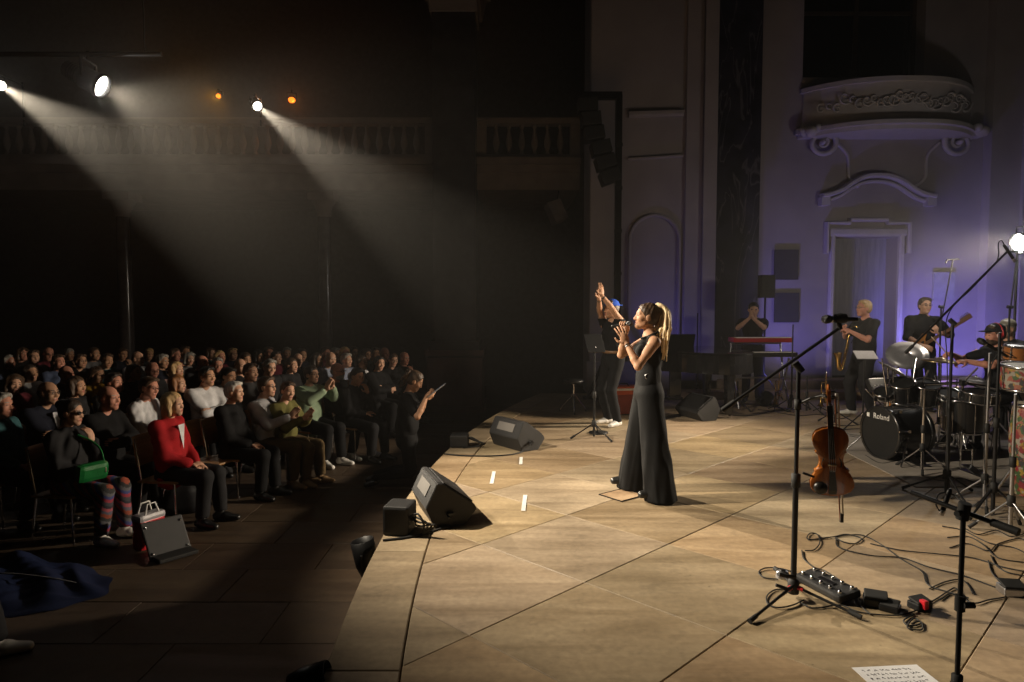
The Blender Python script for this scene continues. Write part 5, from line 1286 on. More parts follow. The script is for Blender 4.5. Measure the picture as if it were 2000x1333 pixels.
for i, (px, ptop, pbx, Y, lab) in enumerate(((1861, 508, 1838, 9.9, 'slender overhead stand leaning in front of the blue lit wall'), (1987, 492, 1972, 8.9, 'slender overhead stand below the floodlight'))):
    g = at(pbx, 640, Y=Y); g.z = 0; tp = at(pbx, 600, Y=Y)
    s_ = stand('overhead_stand', lab, g, tp, feet_r=.35, hub=.4, boom=(at(pbx - 4, 650, Y=Y), at(px, ptop, Y=Y)), pole_r=.012)
    p = at(px, ptop, Y=Y); part(MB().cyl(p - Vector((.09, 0, .0)), p + Vector((.09, 0, .01)), .012).cyl(p - Vector((.09, 0, 0)), p - Vector((.10, 0, .05)), .010), 'microphone_bar', black, s_)
# small stands at the back
for i, (px, py, ptop, lab) in enumerate(((1360, 775, 612, 'thin black microphone stand standing behind the grand piano'), (1575, 806, 735, 'low black stand near the brass instruments'), (1545, 800, 634, 'black stand with small plate right of the keyboards'), (1440, 800, 745, 'low black stand left of the keyboards'), (1630, 830, 760, 'low black stand between trumpet and saxophone player'))):
    g = at(px, py, z=0); tp = at(px, ptop, Y=g.y); tp.x = g.x
    stand('microphone_stand', lab, g, tp, feet_r=.3, hub=.2, pole_r=.011, a0=i)

# ---------------------------------------------------------------- music stand with tablet, stool, red box
g = at(1160, 857, z=0); tp = at(1160, 690, Y=g.y); tp.x = g.x
ms_ = stand('music_stand', 'black music stand with tablet in front of the clapping man', g, tp, feet_r=.3, hub=.2, cat='music stand', a0=-.9)
tc_ = at(1161, 671, Y=g.y - .03)
part(MB().rbox(tc_, (.24, .02, .26), .004, (R(-32), 0, R(18))), 'tablet', black, ms_)
part(MB().cyl(tp, tc_, .012), 'arm', black, ms_)
for k in range(4): part(MB().ball(tc_ + Vector((.02 * k - .03, -.04, -.05 - .02 * (k % 2))), .008, 6), 'clip', steel, ms_)
part(MB().lathe([(.001, .004), (.13, .004), (.13, .02), (.02, .03)], c=(g.x + .1, g.y + .35, 0), n=20), 'round_base', black, ms_)
sp = at(1120, 806, z=0); st_ = thing('stool', 'round black stool with chrome legs at the dark back of the stage', 'stool', sp)
MB().lathe([(.001, .47), (.16, .47), (.175, .5), (.16, .53), (.001, .535)], n=22).build('seat', blacksh, st_); MB().cyl((0, 0, .14), (0, 0, .47), .017).build('post', chrome, st_)
for k in range(3):
    a = k * 2.094 + .5; lg = MB().cyl((0, 0, .3), (.24 * math.cos(a), .24 * math.sin(a), .02), .012).build('leg', chrome, st_); MB().ball((.24 * math.cos(a), .24 * math.sin(a), .018), .018, 8).build('foot', rubber, lg)
rb = at(1215, 806, Y=10.6); rb.z = 0; bx_ = thing('amplifier', 'orange red amplifier box behind the clapping man and singer', 'amplifier', rb, R(14))
MB().rbox((0, 0, .23), (.5, .28, .42), .015).build('cabinet', mat('orange_vinyl', (.42, .06, .012), .5, bump=.2), bx_)
MB().box((0, -.143, .18), (.44, .008, .28)).build('grille', mat('amp_grille', (.20, .03, .01), .8, bump=.6, bscale=200), bx_); MB().box((0, -.142, .40), (.46, .012, .035)).build('panel', steel, bx_)
MB().tube([(-.1, 0, .44), (-.08, 0, .475), (.08, 0, .475), (.1, 0, .44)], .01, 6).build('handle', black, bx_)
# ---------------------------------------------------------------- grand piano
gp = at(1345, 790, Y=10.9); gp.z = 0
lac = mat('piano_lacquer', (.006, .006, .007), .08, spec=.6, coat=.5)
pn = thing('grand_piano', 'black grand piano behind the singer', 'piano', gp, R(190))
poly = [(p.x, p.y) for p in smooth_curve([(.62, -.72, 0), (.74, -.2, 0), (.62, .25, 0), (.35, .5, 0), (.1, .85, 0), (-.25, 1.0, 0), (-.62, .85, 0)], 5)] + [(-.75, .5), (-.75, -.72)]
MB().prism(poly, .28, Matrix.Translation((0, 0, .68))).build('case', lac, pn)
MB().prism([(a * 1.015, b_ * 1.015) for a, b_ in poly], .02, Matrix.Translation((0, 0, .975))).build('lid', lac, pn)
MB().box((-.06, -.80, .74), (1.3, .22, .10)).build('key_bed', lac, pn)
kbp = MB().box((-.06, -.84, .797), (1.2, .14, .012)).build('white_keys', mat('ivory', (.7, .68, .6), .3), pn)
for k in range(36):
    if k % 7 in (2, 6): continue
    MB().box((-.64 + k * .0335, -.81, .808), (.014, .09, .014)).build('black_key', ebony, kbp)
for a, b_ in ((-.6, -.6), (.55, -.6), (-.3, .75)):
    MB().box((a, b_, .37), (.09, .09, .62), taper=(1.4, 1.4)).build('leg', lac, pn); MB().cyl((a - .02, b_, .03), (a + .02, b_, .03), .03, n=12).build('castor', chrome, pn)
MB().box((0, -.55, .4), (.2, .04, .5)).box((0, -.6, .12), (.26, .16, .05)).build('pedal_lyre', lac, pn)
MB().box((-.06, -.6, 1.10), (.6, .02, .22), (R(-18), 0, 0)).build('music_desk', lac, pn)
# ---------------------------------------------------------------- keyboards
kp = at(1483, 790, Y=11.2); kp.z = 0
kb_ = thing('keyboard_rig', 'two tier keyboard with red top on a tubular stand at the back', 'keyboard', kp, R(3))
zt = at(1483, 664, Y=11.2).z
redk = mat('keyboard_red', (.35, .015, .02), .3)
for z_, w_, nm, mt in ((zt, .98, 'upper_keyboard', redk), (zt - .24, 1.15, 'lower_keyboard', black)):
    o = MB().rbox((0, .02, z_), (w_, .28, .075), .012).build(nm, mt, kb_)
    MB().box((0, -.08, z_ + .04), (w_ * .93, .09, .012)).build('keys', whitep, o)
for s in (-1, 1):
    MB().tube([(s * .42, -.2, .02), (s * .42, .05, .5), (s * .42, .2, zt - .06)], .018, 8).tube([(s * .42, .25, .02), (s * .42, 0, .5), (s * .42, -.14, zt - .3)], .018, 8).build('stand_leg', steel, kb_)
MB().cyl((-.42, .03, .5), (.42, .03, .5), .015).cyl((-.42, .2, zt - .07), (.42, .2, zt - .07), .015).build('crossbar', steel, kb_)
# ---------------------------------------------------------------- loudspeakers
def cabinet(name, label, c, size, rot=(0, 0, 0), pole=None, cat='loudspeaker'):
    t = thing(name, label, cat, c); M = Euler(rot).to_matrix()
    b_ = MB().rbox((0, 0, 0), size, .015, M).build('cabinet', blackp, t)
    MB().box(M @ Vector((0, -size[1] / 2 - .004, 0)), (size[0] * .9, .008, size[2] * .92), M).build('grille', mat('speaker_grille', (.02, .02, .022), .5, .4, bump=.8, bscale=400), t)
    if pole: MB().cyl((0, .05, -size[2] / 2), (0, .05, -c[2] + .02), .018).build('pole', black, t)
    return t
cabinet('loudspeaker', 'small black loudspeaker on a pole beside the wall panels', at(1497, 560, Y=12.0), (.25, .24, .40), (0, 0, R(-8)), True)
for k in range(3):
    t = bpy.data.objects['loudspeaker']; p = at(1497, 560, Y=12.0); MB().cyl((0, .05, -p.z + .5), (.35 * math.cos(k * 2.1), .05 + .35 * math.sin(k * 2.1), -p.z + .02), .012).build('leg', black, t)
pnl = mat('panel_cloth', (.035, .033, .04), .9)
for x0, y0, x1, y1, lab in ((1512, 489, 1558, 546, 'upper dark square panel on the pale wall'), (1512, 573, 1559, 629, 'lower dark square panel on the pale wall'), (1821, 533, 1863, 586, 'faint dark panel on the blue lit wall')):
    a, b_ = at(x0, y1, Y=12.97), at(x1, y0, Y=12.97); c = (a + b_) / 2
    t = thing('wall_panel', lab, 'panel', c, 0, 'dark square wall panels'); pm_ = pnl if x0 < 1600 else mat('pale_panel_cloth', (.34, .33, .35), .9)
    w_, h_ = b_.x - a.x, b_.z - a.z
    MB().rbox((0, -.01, 0), (w_, .05, h_), .006).build('face', pm_, t)
    f_ = MB()
    for dx, dz, sw, sh_ in ((0, h_ / 2, w_ + .02, .015), (0, -h_ / 2, w_ + .02, .015), (w_ / 2, 0, .015, h_), (-w_ / 2, 0, .015, h_)): f_.box((dx, -.015, dz), (sw, .045, sh_))
    f_.build('frame', pm_, t)
# PA tower with hanging array
Yt = 12.2; tw = thing('speaker_tower', 'tall black speaker tower with top arm beside the pilaster', 'tower', (at(1207, 400, Y=Yt).x, Yt, 0))
tx = PM[tw.name].translation.x; ztop = at(1200, 188, Y=Yt).z; xl = at(1138, 188, Y=Yt).x
MB().box((0, 0, ztop / 2), (.11, .11, ztop)).build('mast', black, tw); MB().box(((xl - tx) / 2, 0, ztop), (tx - xl + .1, .12, .12)).build('arm', black, tw)
for s in (-1, 1): MB().cyl((s * .02, 0, 1.2), (s * .55, -.2, .03), .03).build('leg', black, tw)
MB().rbox((0, 0, .03), (1.2, .12, .06), .01).build('base', black, tw)
for k in range(5): MB().box((0, -.062, 1.5 + k * .75), (.13, .02, .06)).build('collar', rubber, tw)
ar = thing('line_array', 'black curved line array of loudspeakers hanging from the tower arm', 'line array', (xl + .08, Yt, ztop))
for k in range(6):
    a = .03 + .05 * k; MB().rbox((.06 * k + .02 * k * (k > 2), -.02, -.18 - .245 * k), (.34, .36, .225), .015, (0, -a * 1.3, 0)).build('cabinet', blackp, ar)
MB().cyl((0, 0, 0), (0, 0, -.1), .015).build('rigging', black, ar)
sc2 = at(1086, 415, Y=14.2)
hs_ = cabinet('hanging_loudspeaker', 'pale loudspeaker hung tilted under the short gallery bay', sc2, (.30, .28, .44), (R(-12), R(-20), R(20))); MB().cyl((.02, 0, .2), (.06, .1, .45), .015).build('bracket', black, hs_)
slotted = [c for c in hs_.children if c.name.startswith(('cabinet', 'grille'))]
for c in slotted: slotmat(c, mat('grey_cabinet', (.30, .28, .30), .6))

# ---------------------------------------------------------------- wedges at the stage edge
def wedge(label, loc, yaw, w=.58):
    t = thing('stage_monitor', label, 'stage monitor', loc, yaw, 'black floor wedges')
    prof = [(.07, 0), (.31, 0), (.41, .12), (.39, .16), (.13, .345), (.09, .345), (0, .16)]
    n = len(prof); m = MB(); vs = [(a, -w / 2, b_) for a, b_ in prof] + [(a, w / 2, b_) for a, b_ in prof]
    m.add(vs, [list(range(n)), list(range(n, 2 * n))[::-1]] + [(i, n + i, n + (i + 1) % n, (i + 1) % n) for i in range(n)])
    bm = bmesh.new(); me = m.mesh('x', blackp); bm.from_mesh(me); bmesh.ops.recalc_face_normals(bm, faces=bm.faces); bmesh.ops.bevel(bm, geom=bm.edges[:], offset=.006, segments=2, affect='EDGES'); bm.to_mesh(me); bm.free(); me.name = 'cabinet'
    link('cabinet', me, t)
    d = Vector((.26, 0, -.185)).normalized(); nrm_ = Vector((.185, 0, .26)).normalized(); c = Vector((.26, 0, .2525)) + nrm_ * .006
    Mg = Matrix((d, Vector((0, 1, 0)), nrm_)).transposed()
    MB().rbox(c, (.29, w * .92, .012), .005, Mg).build('grille', MATS['speaker_grille'], t)
    MB().box((.11, 0, .3475), (.03, w * .9, .005)).build('trim_strip', steel, t)
    MB().box((.045, 0, .262), (.006, w * .55, .10), Euler((0, R(26), 0)).to_matrix()).build('rear_panel', mat('grey_panel', (.16, .15, .14), .6), t)
    j = MB().lathe([(.045, 0), (.045, -.003), (.03, -.004), (.03, .004)], c=(.19, -w / 2 - .001, .10), axis=(0, -1, 0), n=18).build('jack_plate', rubber, t)
    MB().box((.19, -w / 2 - .02, .105), (.05, .04, .018)).cyl((.17, -w / 2 - .01, .10), (.17, -w / 2 - .06, .085), .009).build('plug', black, j)
    return t
w1 = wedge('black floor wedge nearest the camera at the stage edge', at(812, 1036, z=0) + Vector((-.02, .30, 0)), R(19))
w2 = wedge('black floor wedge with taped top in front of the singer', at(985, 886, z=0) + Vector((-.02, .25, 0)), R(37))
MB().box((.052, .12, .257), (.008, .18, .12), Euler((0, R(26), 0)).to_matrix()).build('tape', whitep, w2); MB().box((.052, -.16, .257), (.008, .12, .12), Euler((0, R(26), 0)).to_matrix()).build('tape', whitep, w2)
w3 = wedge('black floor wedge in the dark near the grand piano', at(1395, 822, z=0) + Vector((0, .3, 0)), R(200))
def can(label, loc, ang, r=.09, L=.22):
    t = thing('par_can', label, 'lamp', loc); d = Vector((math.cos(ang), .0, math.sin(ang) * .8)).normalized()
    MB().lathe([(.001, -L), (r * .7, -L * .95), (r, -L * .5), (r, L * .4), (r * .92, L * .4), (r * .85, L * .2), (.001, L * .15)], axis=d, n=20).build('housing', black, t)
    MB().tube([(0, -r * 1.2, 0), (0, -r * 1.2, -r * 1.1), (0, r * 1.2, -r * 1.1), (0, r * 1.2, 0)], .009, 6).build('yoke', black, t); return t
e_ = at(722, 1075, Y=4.85)
can('unlit black can lamp hanging on the stage edge beyond the small box', Vector((edge(4.85) - .10, 4.85, -.05)), R(100), .085, .2)
can('unlit black can lamp at the bottom edge of the picture', Vector((edge(3.12) - .03, 3.12, -.01)), R(20), .06, .14)
ec = at(768, 1046, z=0); ec.x = max(ec.x, edge(ec.y) + .1)
eb = thing('junction_box', 'small black box with cables beside the nearest floor wedge', 'box', ec, R(-8))
MB().rbox((0, .1, .11), (.2, .24, .22), .02).build('box', blackp, eb)
for k in range(4): MB().tube(smooth_curve([(.10, .03 + .04 * k, .14 - .02 * k), (.17, .0, .17 - .03 * k), (.22 + .03 * k, -.02, .1), (.2, .02, .01)], 5), .008, 6).build('loop', rubber, eb)
e2 = at(890, 876, z=0); e2.x = max(e2.x, edge(e2.y) + .12)
eb2 = thing('stage_box', 'low black stage box with cable loops at the far stage edge', 'box', e2)
MB().rbox((0, .1, .08), (.22, .2, .15), .02).build('box', blackp, eb2)
for k in range(4): MB().tube(smooth_curve([(.08, .05, .12), (.16 + .03 * k, 0, .13 - .02 * k), (.25 + .02 * k, .02, .05), (.2, .05, .01), (.05, -.02, .012)], 5), .008, 6).build('loop', rubber, eb2)
cable('black cable running from stage edge box to the taped wedge', fl([(868, 887), (900, 890), (950, 891), (1000, 888), (1028, 880)]), .009)
cable('black cable from the nearest wedge along the stage edge', fl([(748, 1056), (790, 1051), (830, 1043), (852, 1036), (880, 1028)]), .010)
# tape marks
for (xa, ya), (xb, yb), lab in (((1026, 967), (1022, 998), 'white tape strip nearest the singer\'s feet'), ((965, 921), (960, 945), 'white tape strip between the two wedges'), ((1018, 893), (1017, 907), 'white tape strip just in front of the taped wedge')):
    a, b_ = at(xa, ya, z=.004), at(xb, yb, z=.004); c = (a + b_) / 2; d = b_ - a
    o = MB().box((0, 0, 0), (.036, d.length, .002), (0, 0, math.atan2(d.y, d.x) - math.pi / 2)).build('tape_mark', whitep); o.location = c; tag(o, lab, 'tape', 'white tape marks on the stage')
# ---------------------------------------------------------------- pedals and paper
pa_, pb_ = at(1580, 1138, z=0), at(1664, 1182, z=0); yw = math.atan2(pb_.y - pa_.y, pb_.x - pa_.x)
pd = thing('pedal_board', 'black pedal board with chrome foot switches by the violin stand', 'pedal', (pa_ + pb_) / 2 + Vector((0, .04, 0)), yw)
Lp = (pb_ - pa_).length + .03
MB().rbox((0, 0, .035), (Lp, .16, .045), .012, (R(8), 0, 0)).build('housing', blackp, pd)
for i in range(5):
    for j in (-1, 1): MB().lathe([(.012, 0), (.012, .012), (.009, .02), (.001, .021)], c=(-Lp * .4 + Lp * .2 * i, j * .045, .055 + j * .006), n=10).build('switch', chrome, pd)
MB().box((0, .0, .062), (.12, .03, .004), (R(8), 0, 0)).build('display', glass, pd)
for k in range(3): MB().cyl((-.1 + .1 * k, .08, .04), (-.1 + .1 * k, .13, .035), .007).build('plug', black, pd)
def pedal(label, px, py, w, d_, h, yaw, m, red=False):
    t = thing('pedal', label, 'pedal', at(px, py, z=0), yaw)
    MB().rbox((0, 0, h * .35), (w, d_, h * .7), .008).build('base', m, t); MB().rbox((0, 0, h * .85), (w * .94, d_ * .9, h * .25), .006, (R(12), 0, 0)).build('treadle', rubber, t)
    MB().cyl((w * .5, 0, h * .4), (w * .5 + .04, 0, h * .4), .007).build('plug', black, t)
    if red: MB().rbox((-.02, -d_ * .52, h * .7), (.03, .04, .05), .006).build('red_tab', redp, t)
pedal('rounded black rocker pedal right of the pedal board', 1710, 1182, .13, .10, .07, R(-25), black); pedal('second black pedal close to the rocker pedal', 1738, 1192, .10, .09, .05, R(-40), black)
pedal('black pedal with a red tab at the end of the cable', 1796, 1188, .11, .08, .06, R(20), black, True); pedal('silver topped pedal at the right edge', 1976, 1160, .13, .11, .07, R(-10), steel)
tn = thing('tuner', 'small round chrome tuner left of the violin stand foot', 'tuner', at(1528, 1128, z=0)); MB().lathe([(.001, .045), (.03, .045), (.04, .03), (.042, 0)], n=16).build('body', steel, tn); MB().lathe([(.001, .052), (.018, .05), (.02, .045)], n=12).build('knob', black, tn)
p0, p1, p2 = at(1663, 1304, z=.004), at(1790, 1298, z=.004), at(1860, 1372, z=.004); u_ = (p1 - p0); v_ = u_.cross(Vector((0, 0, -1))).normalized() * u_.length * 1.3
v_ = -v_ if v_.y > 0 else v_
sh_ = thing('sheet_of_paper', 'white sheet with handwriting lying on the floor at the bottom edge', 'paper', p0)
MB().add([(0, 0, 0), u_, u_ + v_, v_, Vector((0, 0, -.001)), u_ - Vector((0, 0, .001)), u_ + v_ - Vector((0, 0, .001)), v_ - Vector((0, 0, .001))], [(3, 2, 1, 0), (4, 5, 6, 7), (0, 1, 5, 4), (1, 2, 6, 5), (2, 3, 7, 6), (3, 0, 4, 7)]).build('page', mat('paper', (.72, .72, .74), .8, var=.05), sh_)
m = MB(); rn = random.Random(4)
for ln in range(11):
    x = .1
    while x < .85:
        w_ = rn.uniform(.02, .06); c = u_ * x + v_ * (.08 + .08 * ln) + Vector((0, 0, .0012)); pts = [c + u_ * (w_ * i / 5) + v_ * rn.uniform(-.018, .018) for i in range(6)]; m.tube(pts, .0009, 4); x += w_ + rn.uniform(.015, .05)
mk = m.build('handwriting', mat('ink', (.03, .03, .05), .6), sh_); mk['kind'] = 'stuff'
# ---------------------------------------------------------------- floor cables
CB = [('cable looping from the violin stand across the floor', [(1566, 1075), (1570, 1092), (1590, 1108), (1612, 1116), (1652, 1142), (1670, 1160), (1682, 1184), (1700, 1200)]),
 ('curled cable end behind the violin stand', [(1572, 1076), (1590, 1074), (1601, 1060), (1596, 1044), (1582, 1042), (1576, 1052), (1590, 1054), (1620, 1050)]),
 ('upper cable curving from the curl to the near right stand', [(1578, 1055), (1625, 1049), (1680, 1045), (1718, 1062), (1760, 1092), (1800, 1116), (1812, 1142), (1850, 1156), (1892, 1168)]),
 ('lower cable running diagonally to the right edge', [(1632, 1052), (1640, 1070), (1700, 1085), (1762, 1090), (1815, 1108), (1880, 1124), (1940, 1146), (2010, 1170)]),
 ('small cable loop in the middle of the cable run', [(1630, 1048), (1655, 1044), (1682, 1052), (1670, 1062), (1645, 1058), (1632, 1050)]),
 ('cable loop left of the violin stand foot', [(1545, 1116), (1520, 1110), (1494, 1110), (1482, 1118), (1492, 1128), (1520, 1132)]),
 ('second cable loop at the violin stand foot', [(1545, 1152), (1515, 1152), (1498, 1164), (1500, 1180), (1520, 1187), (1548, 1182), (1570, 1172)]),
 ('cable linking the pedals', [(1560, 1176), (1590, 1188), (1640, 1182), (1680, 1196), (1740, 1202), (1780, 1196), (1825, 1172), (1856, 1152), (1868, 1150), (1886, 1172)]),
 ('cable arching beside the near right stand', [(1815, 1150), (1845, 1137), (1875, 1132), (1890, 1142), (1900, 1160)]),
 ('tangled thin cable below the red tab pedal', [(1785, 1200), (1765, 1212), (1775, 1222), (1798, 1218), (1785, 1208), (1772, 1226), (1800, 1230), (1798, 1214), (1780, 1218)]),
 ('cable leaving the right edge low on the floor', [(1935, 1085), (1945, 1104), (1968, 1118), (2010, 1127)]),
 ('cable crossing under the flowered drums', [(1840, 1028), (1880, 1036), (1930, 1060), (1980, 1070), (2010, 1085)]),
 ('cable sweeping behind the near right stand', [(1850, 1050), (1890, 1048), (1920, 1064), (1950, 1090), (2010, 1100)]),
 ('cable snaking along the drum rug edge', [(1800, 930), (1840, 940), (1880, 935), (1920, 950), (1960, 945), (2010, 960)]),
 ('cable tangle beneath the bass drum', [(1690, 890), (1720, 905), (1760, 900), (1790, 915), (1830, 905), (1850, 920)]),
 ('cable behind the violin on the stage floor', [(1600, 850), (1640, 846), (1680, 852), (1700, 846), (1680, 838), (1640, 840)]),
 ('second cable behind the violin near the rug', [(1610, 826), (1650, 832), (1690, 830), (1720, 842), (1700, 858), (1660, 852)]),
 ('cable lying under the trumpet stands', [(1480, 800), (1520, 806), (1560, 812), (1600, 810), (1640, 818), (1660, 812)]),
 ('thick cable leaving under the near right boom', [(1700, 1062), (1760, 1075), (1830, 1082), (1900, 1090), (1960, 1108), (2010, 1118)]),
 ('thin cable weaving below the flowered conga', [(1855, 1070), (1890, 1062), (1930, 1076), (1950, 1062), (1990, 1052), (2010, 1060)]),
 ('cable bundle strand at the right edge', [(1880, 1030), (1910, 1044), (1945, 1036), (1975, 1048), (2010, 1040)]),
 ('cable curling past the silver topped pedal', [(1930, 1095), (1938, 1120), (1960, 1140), (1990, 1146), (2010, 1140)]),
 ('cable trailing forward from the silver topped pedal', [(1965, 1166), (1930, 1172), (1900, 1178), (1860, 1160), (1835, 1172)]),
 ('cable in front of the keyboards', [(1400, 806), (1440, 812), (1480, 810), (1520, 800), (1550, 806)])]
for lab, pp in CB: cable(lab, fl(pp), .0042 if pp[0][1] > 1000 else .006)
# ---------------------------------------------------------------- drum rug and kit
rgp = [at(x, y, z=0) for x, y in ((1650, 884), (1790, 953), (2060, 950))]; rgp += [Vector((7.4, rgp[2].y, 0)), Vector((7.4, 9.0, 0)), Vector((rgp[0].x + .2, 9.0, 0))]
rug = MB().prism([(p.x, p.y) for p in rgp], .006, Matrix.Translation((0, 0, .0025))).build('drum_rug', mat('rug', (.33, .29, .25), .95, var=.15, scale=3, bump=.4)); tag(rug, 'pale grey rug under the drum kit', 'rug')
kitblk = mat('drum_wrap', (.014, .014, .015), .2, coat=.4); skinm = mat('drum_head', (.012, .012, .012), .65, spec=.25)
BD = at(1717, 897, z=0); th = R(13); bn = Vector((-math.cos(th), -math.sin(th), 0)); rB = .285
bdr = thing('bass_drum', 'black bass drum with white lettering on its front', 'drum', (BD.x, BD.y, 0)); cB = Vector((0, 0, rB + .015))
MB().lathe([(rB, 0), (rB, -.42)], c=cB, axis=bn, n=36).build('shell', kitblk, bdr)
hd_ = MB().lathe([(.001, .004), (rB * .5, .005), (rB * .96, .002)], c=cB, axis=bn, n=36).build('front_head', skinm, bdr)
for z_ in (.0, -.42): MB().lathe([(rB * .96, .012 + z_), (rB + .012, .014 + z_), (rB + .016, .0 + z_), (rB + .012, -.03 + z_), (rB * .98, -.028 + z_)], c=cB, axis=bn, n=36).build('hoop', kitblk, bdr)
bx__, by__, _ = frame(bn)
for k in range(8):
    a = k * math.pi / 4 + .2; q_ = cB + (bx__ * math.cos(a) + by__ * math.sin(a)) * (rB + .02); MB().cyl(q_ + bn * .02, q_ - bn * .12, .006).box(q_ - bn * .10, (.03, .03, .03)).build('lug', chrome, bdr)
for s in (-1, 1): MB().cyl(cB - bn * .12 + Vector((bn.y * s, -bn.x * s, 0)) * -rB * .95, Vector((bn.x * .1 - s * bn.y * .42, bn.y * .1 + s * bn.x * .42, .015)), .010).build('spur', chrome, bdr)
rt = Vector((0, 0, 1)).cross(bn); fc = bpy.data.curves.new('lettering', 'FONT'); fc.body = 'Roland'; fc.size = .085; fc.align_x = 'CENTER'; fc.extrude = .001; fc.materials.append(whitep)
tmp_ = bpy.data.objects.new('tmp', fc); COL.objects.link(tmp_); lm_ = bpy.data.meshes.new_from_object(tmp_.evaluated_get(bpy.context.evaluated_depsgraph_get())); bpy.data.objects.remove(tmp_); lm_.name = 'lettering'
if not lm_.materials: lm_.materials.append(whitep)
fo_ = link('lettering', lm_, hd_); Mt = Matrix((rt, Vector((0, 0, 1)), bn)).transposed().to_4x4(); Mt.translation = cB + bn * .008 + Vector((0, 0, .15)) + rt * .02; fo_.matrix_local = Mt
lg_ = MB(); 
for k in range(2): lg_.box(cB + bn * .008 + Vector((0, 0, .175 + .0)) - rt * (.165 + .022 * k), (.004, .018, .045), Matrix((bn, rt, Vector((0, 0, 1)))).transposed())
lg_.build('emblem', whitep, hd_)
def drum(label, c, r_, h_, axis, shell, head_m=None, rim=True, name='drum', n=24, cat='drum', lugs=6, group=None):
    c = Vector(c); t = thing(name, label, cat, c, 0, group); ax = Vector(axis).normalized(); x, y_, _ = frame(ax)
    MB().lathe([(r_, -h_ / 2), (r_, h_ / 2)], axis=ax, n=n).build('shell', shell, t); MB().lathe([(.001, h_ / 2 + .004), (r_ * .98, h_ / 2 + .002)], axis=ax, n=n).build('batter_head', head_m or skinm, t)
    MB().lathe([(r_ * .98, -h_ / 2 - .002), (.001, -h_ / 2 - .003)], axis=ax, n=n).build('bottom_head', skinm, t)
    if rim:
        for z_ in (h_ / 2, -h_ / 2): MB().lathe([(r_ * .97, z_ - .008), (r_ + .008, z_ - .012), (r_ + .010, z_ + .012), (r_ * .97, z_ + .012)], axis=ax, n=n).build('rim', chrome, t)
        for k in range(lugs):
            a = k * 2 * math.pi / lugs; q_ = (x * math.cos(a) + y_ * math.sin(a)) * (r_ + .010); MB().cyl(q_ - ax * h_ * .48, q_ + ax * h_ * .5, .0045, n=6).cyl(q_ - ax * .025, q_ + ax * .025, .009, n=8).build('lug', chrome, t)
    return t
drum('left black rack tom with chrome lugs above the bass drum', at(1762, 764, Y=7.95), .13, .22, (-.25, -.35, .9), kitblk)
drum('right black rack tom with chrome lugs above the bass drum', at(1808, 768, Y=7.9), .14, .23, (-.1, -.35, .9), kitblk)
drum('amber wooden snare drum below the rack toms', at(1758, 792, Y=8.2), .15, .15, (-.1, -.15, 1), mat('drum_wood', (.36, .13, .03), .3, coat=.4, scale=5))
drum('flat black electronic floor pad right of the kit', at(1912, 775, Y=7.5), .18, .10, (0, -.1, 1), kitblk)
drum('large black floor tom beside the drummer\'s knees', at(1880, 812, Y=7.7), .20, .36, (0, 0, 1), kitblk)
def cymbal(label, c, r_, axis, m, floor_=True, stem=.05):
    c = Vector(c); t = thing('cymbal', label, 'cymbal', c); ax = Vector(axis).normalized()
    MB().lathe([(.006, .034), (.02, .033), (.04, .022), (.05, .012), (r_ * .6, .004), (r_, -.012), (r_ * .98, -.016), (.05, .006), (.01, .02)], axis=ax, n=36).build('plate', m, t)
    MB().lathe([(.001, .055), (.010, .055), (.012, .03), (.001, .03)], axis=ax, n=10).build('wing_nut', chrome, t)
    s_ = stand('cymbal_stand', 'chrome stand under the ' + label, (c.x, c.y, 0), c + Vector((0, 0, .04)), feet_r=.28, hub=.3, pole_r=.010, m=chrome, cat='stand', a0=c.x * 3)
cymg = mat('grey_cymbal', (.20, .20, .215), .35, .3, var=.1, scale=40); brz = mat('bronze', (.5, .38, .2), .3, 1.)
cymbal('large grey domed cymbal pad before the guitarist', at(1772, 693, Y=8.8), .25, (-.28, -.62, .75), cymg)
cymbal('pale cymbal tilted sharply over the rack toms', at(1750, 724, Y=8.1), .22, (.52, -.12, .85), cymg); cymbal('thin cymbal seen edge on left of the drummer\'s hand', at(1838, 704, Y=8.3), .22, (.05, -.05, 1), brz)
cymbal('low pale cymbal at the right of the kit', at(1905, 742, Y=8.0), .17, (.05, -.14, 1), cymg)
hh = at(1690, 694, Y=8.9); t = thing('sheet_tray', 'small pale music tray in front of the saxophone player', 'tray', hh); MB().rbox((0, 0, 0), (.26, .20, .012), .004, (R(28), 0, R(-8))).build('plate', cymg, t); MB().cyl((0, .02, -.01), (0, .02, -hh.z + .02), .011).build('post', black, t)
for k in range(3): MB().cyl((0, .02, -hh.z + .3), (.28 * math.cos(k * 2.1), .02 + .28 * math.sin(k * 2.1), -hh.z + .015), .009).build('leg', black, t)
# chrome rack tubes
rk = thing('drum_rack', 'chrome tube rack carrying the drum pads', 'rack', (BD.x + .6, BD.y + .35, 0)); c0 = Vector((BD.x + .6, BD.y + .35, 0))
pts = [at(1735, 745, Y=8.2), at(1800, 752, Y=7.8), at(1880, 748, Y=7.6), at(1950, 760, Y=7.8)]
for i in range(3): MB().cyl(pts[i] - c0, pts[i + 1] - c0, .018).build('rack_tube', chrome, rk)
for i, p in enumerate(pts):
    MB().cyl(p - c0 + Vector((0, 0, .04)), Vector((p.x, p.y, .02)) - c0, .018).build('rack_leg', chrome, rk); MB().rbox(p - c0, (.06, .06, .07), .01).build('clamp', black, rk); MB().cyl(p - c0 + Vector((0, -.04, 0)), p - c0 + Vector((.0, -.09, .02)), .008).build('wing_bolt', chrome, rk)
for i in range(4):
    a = pts[min(i, 3)]; MB().cyl(a - c0, a - c0 + Vector((.08 * (i - 1), -.12, .18)), .010).build('pad_arm', chrome, rk)
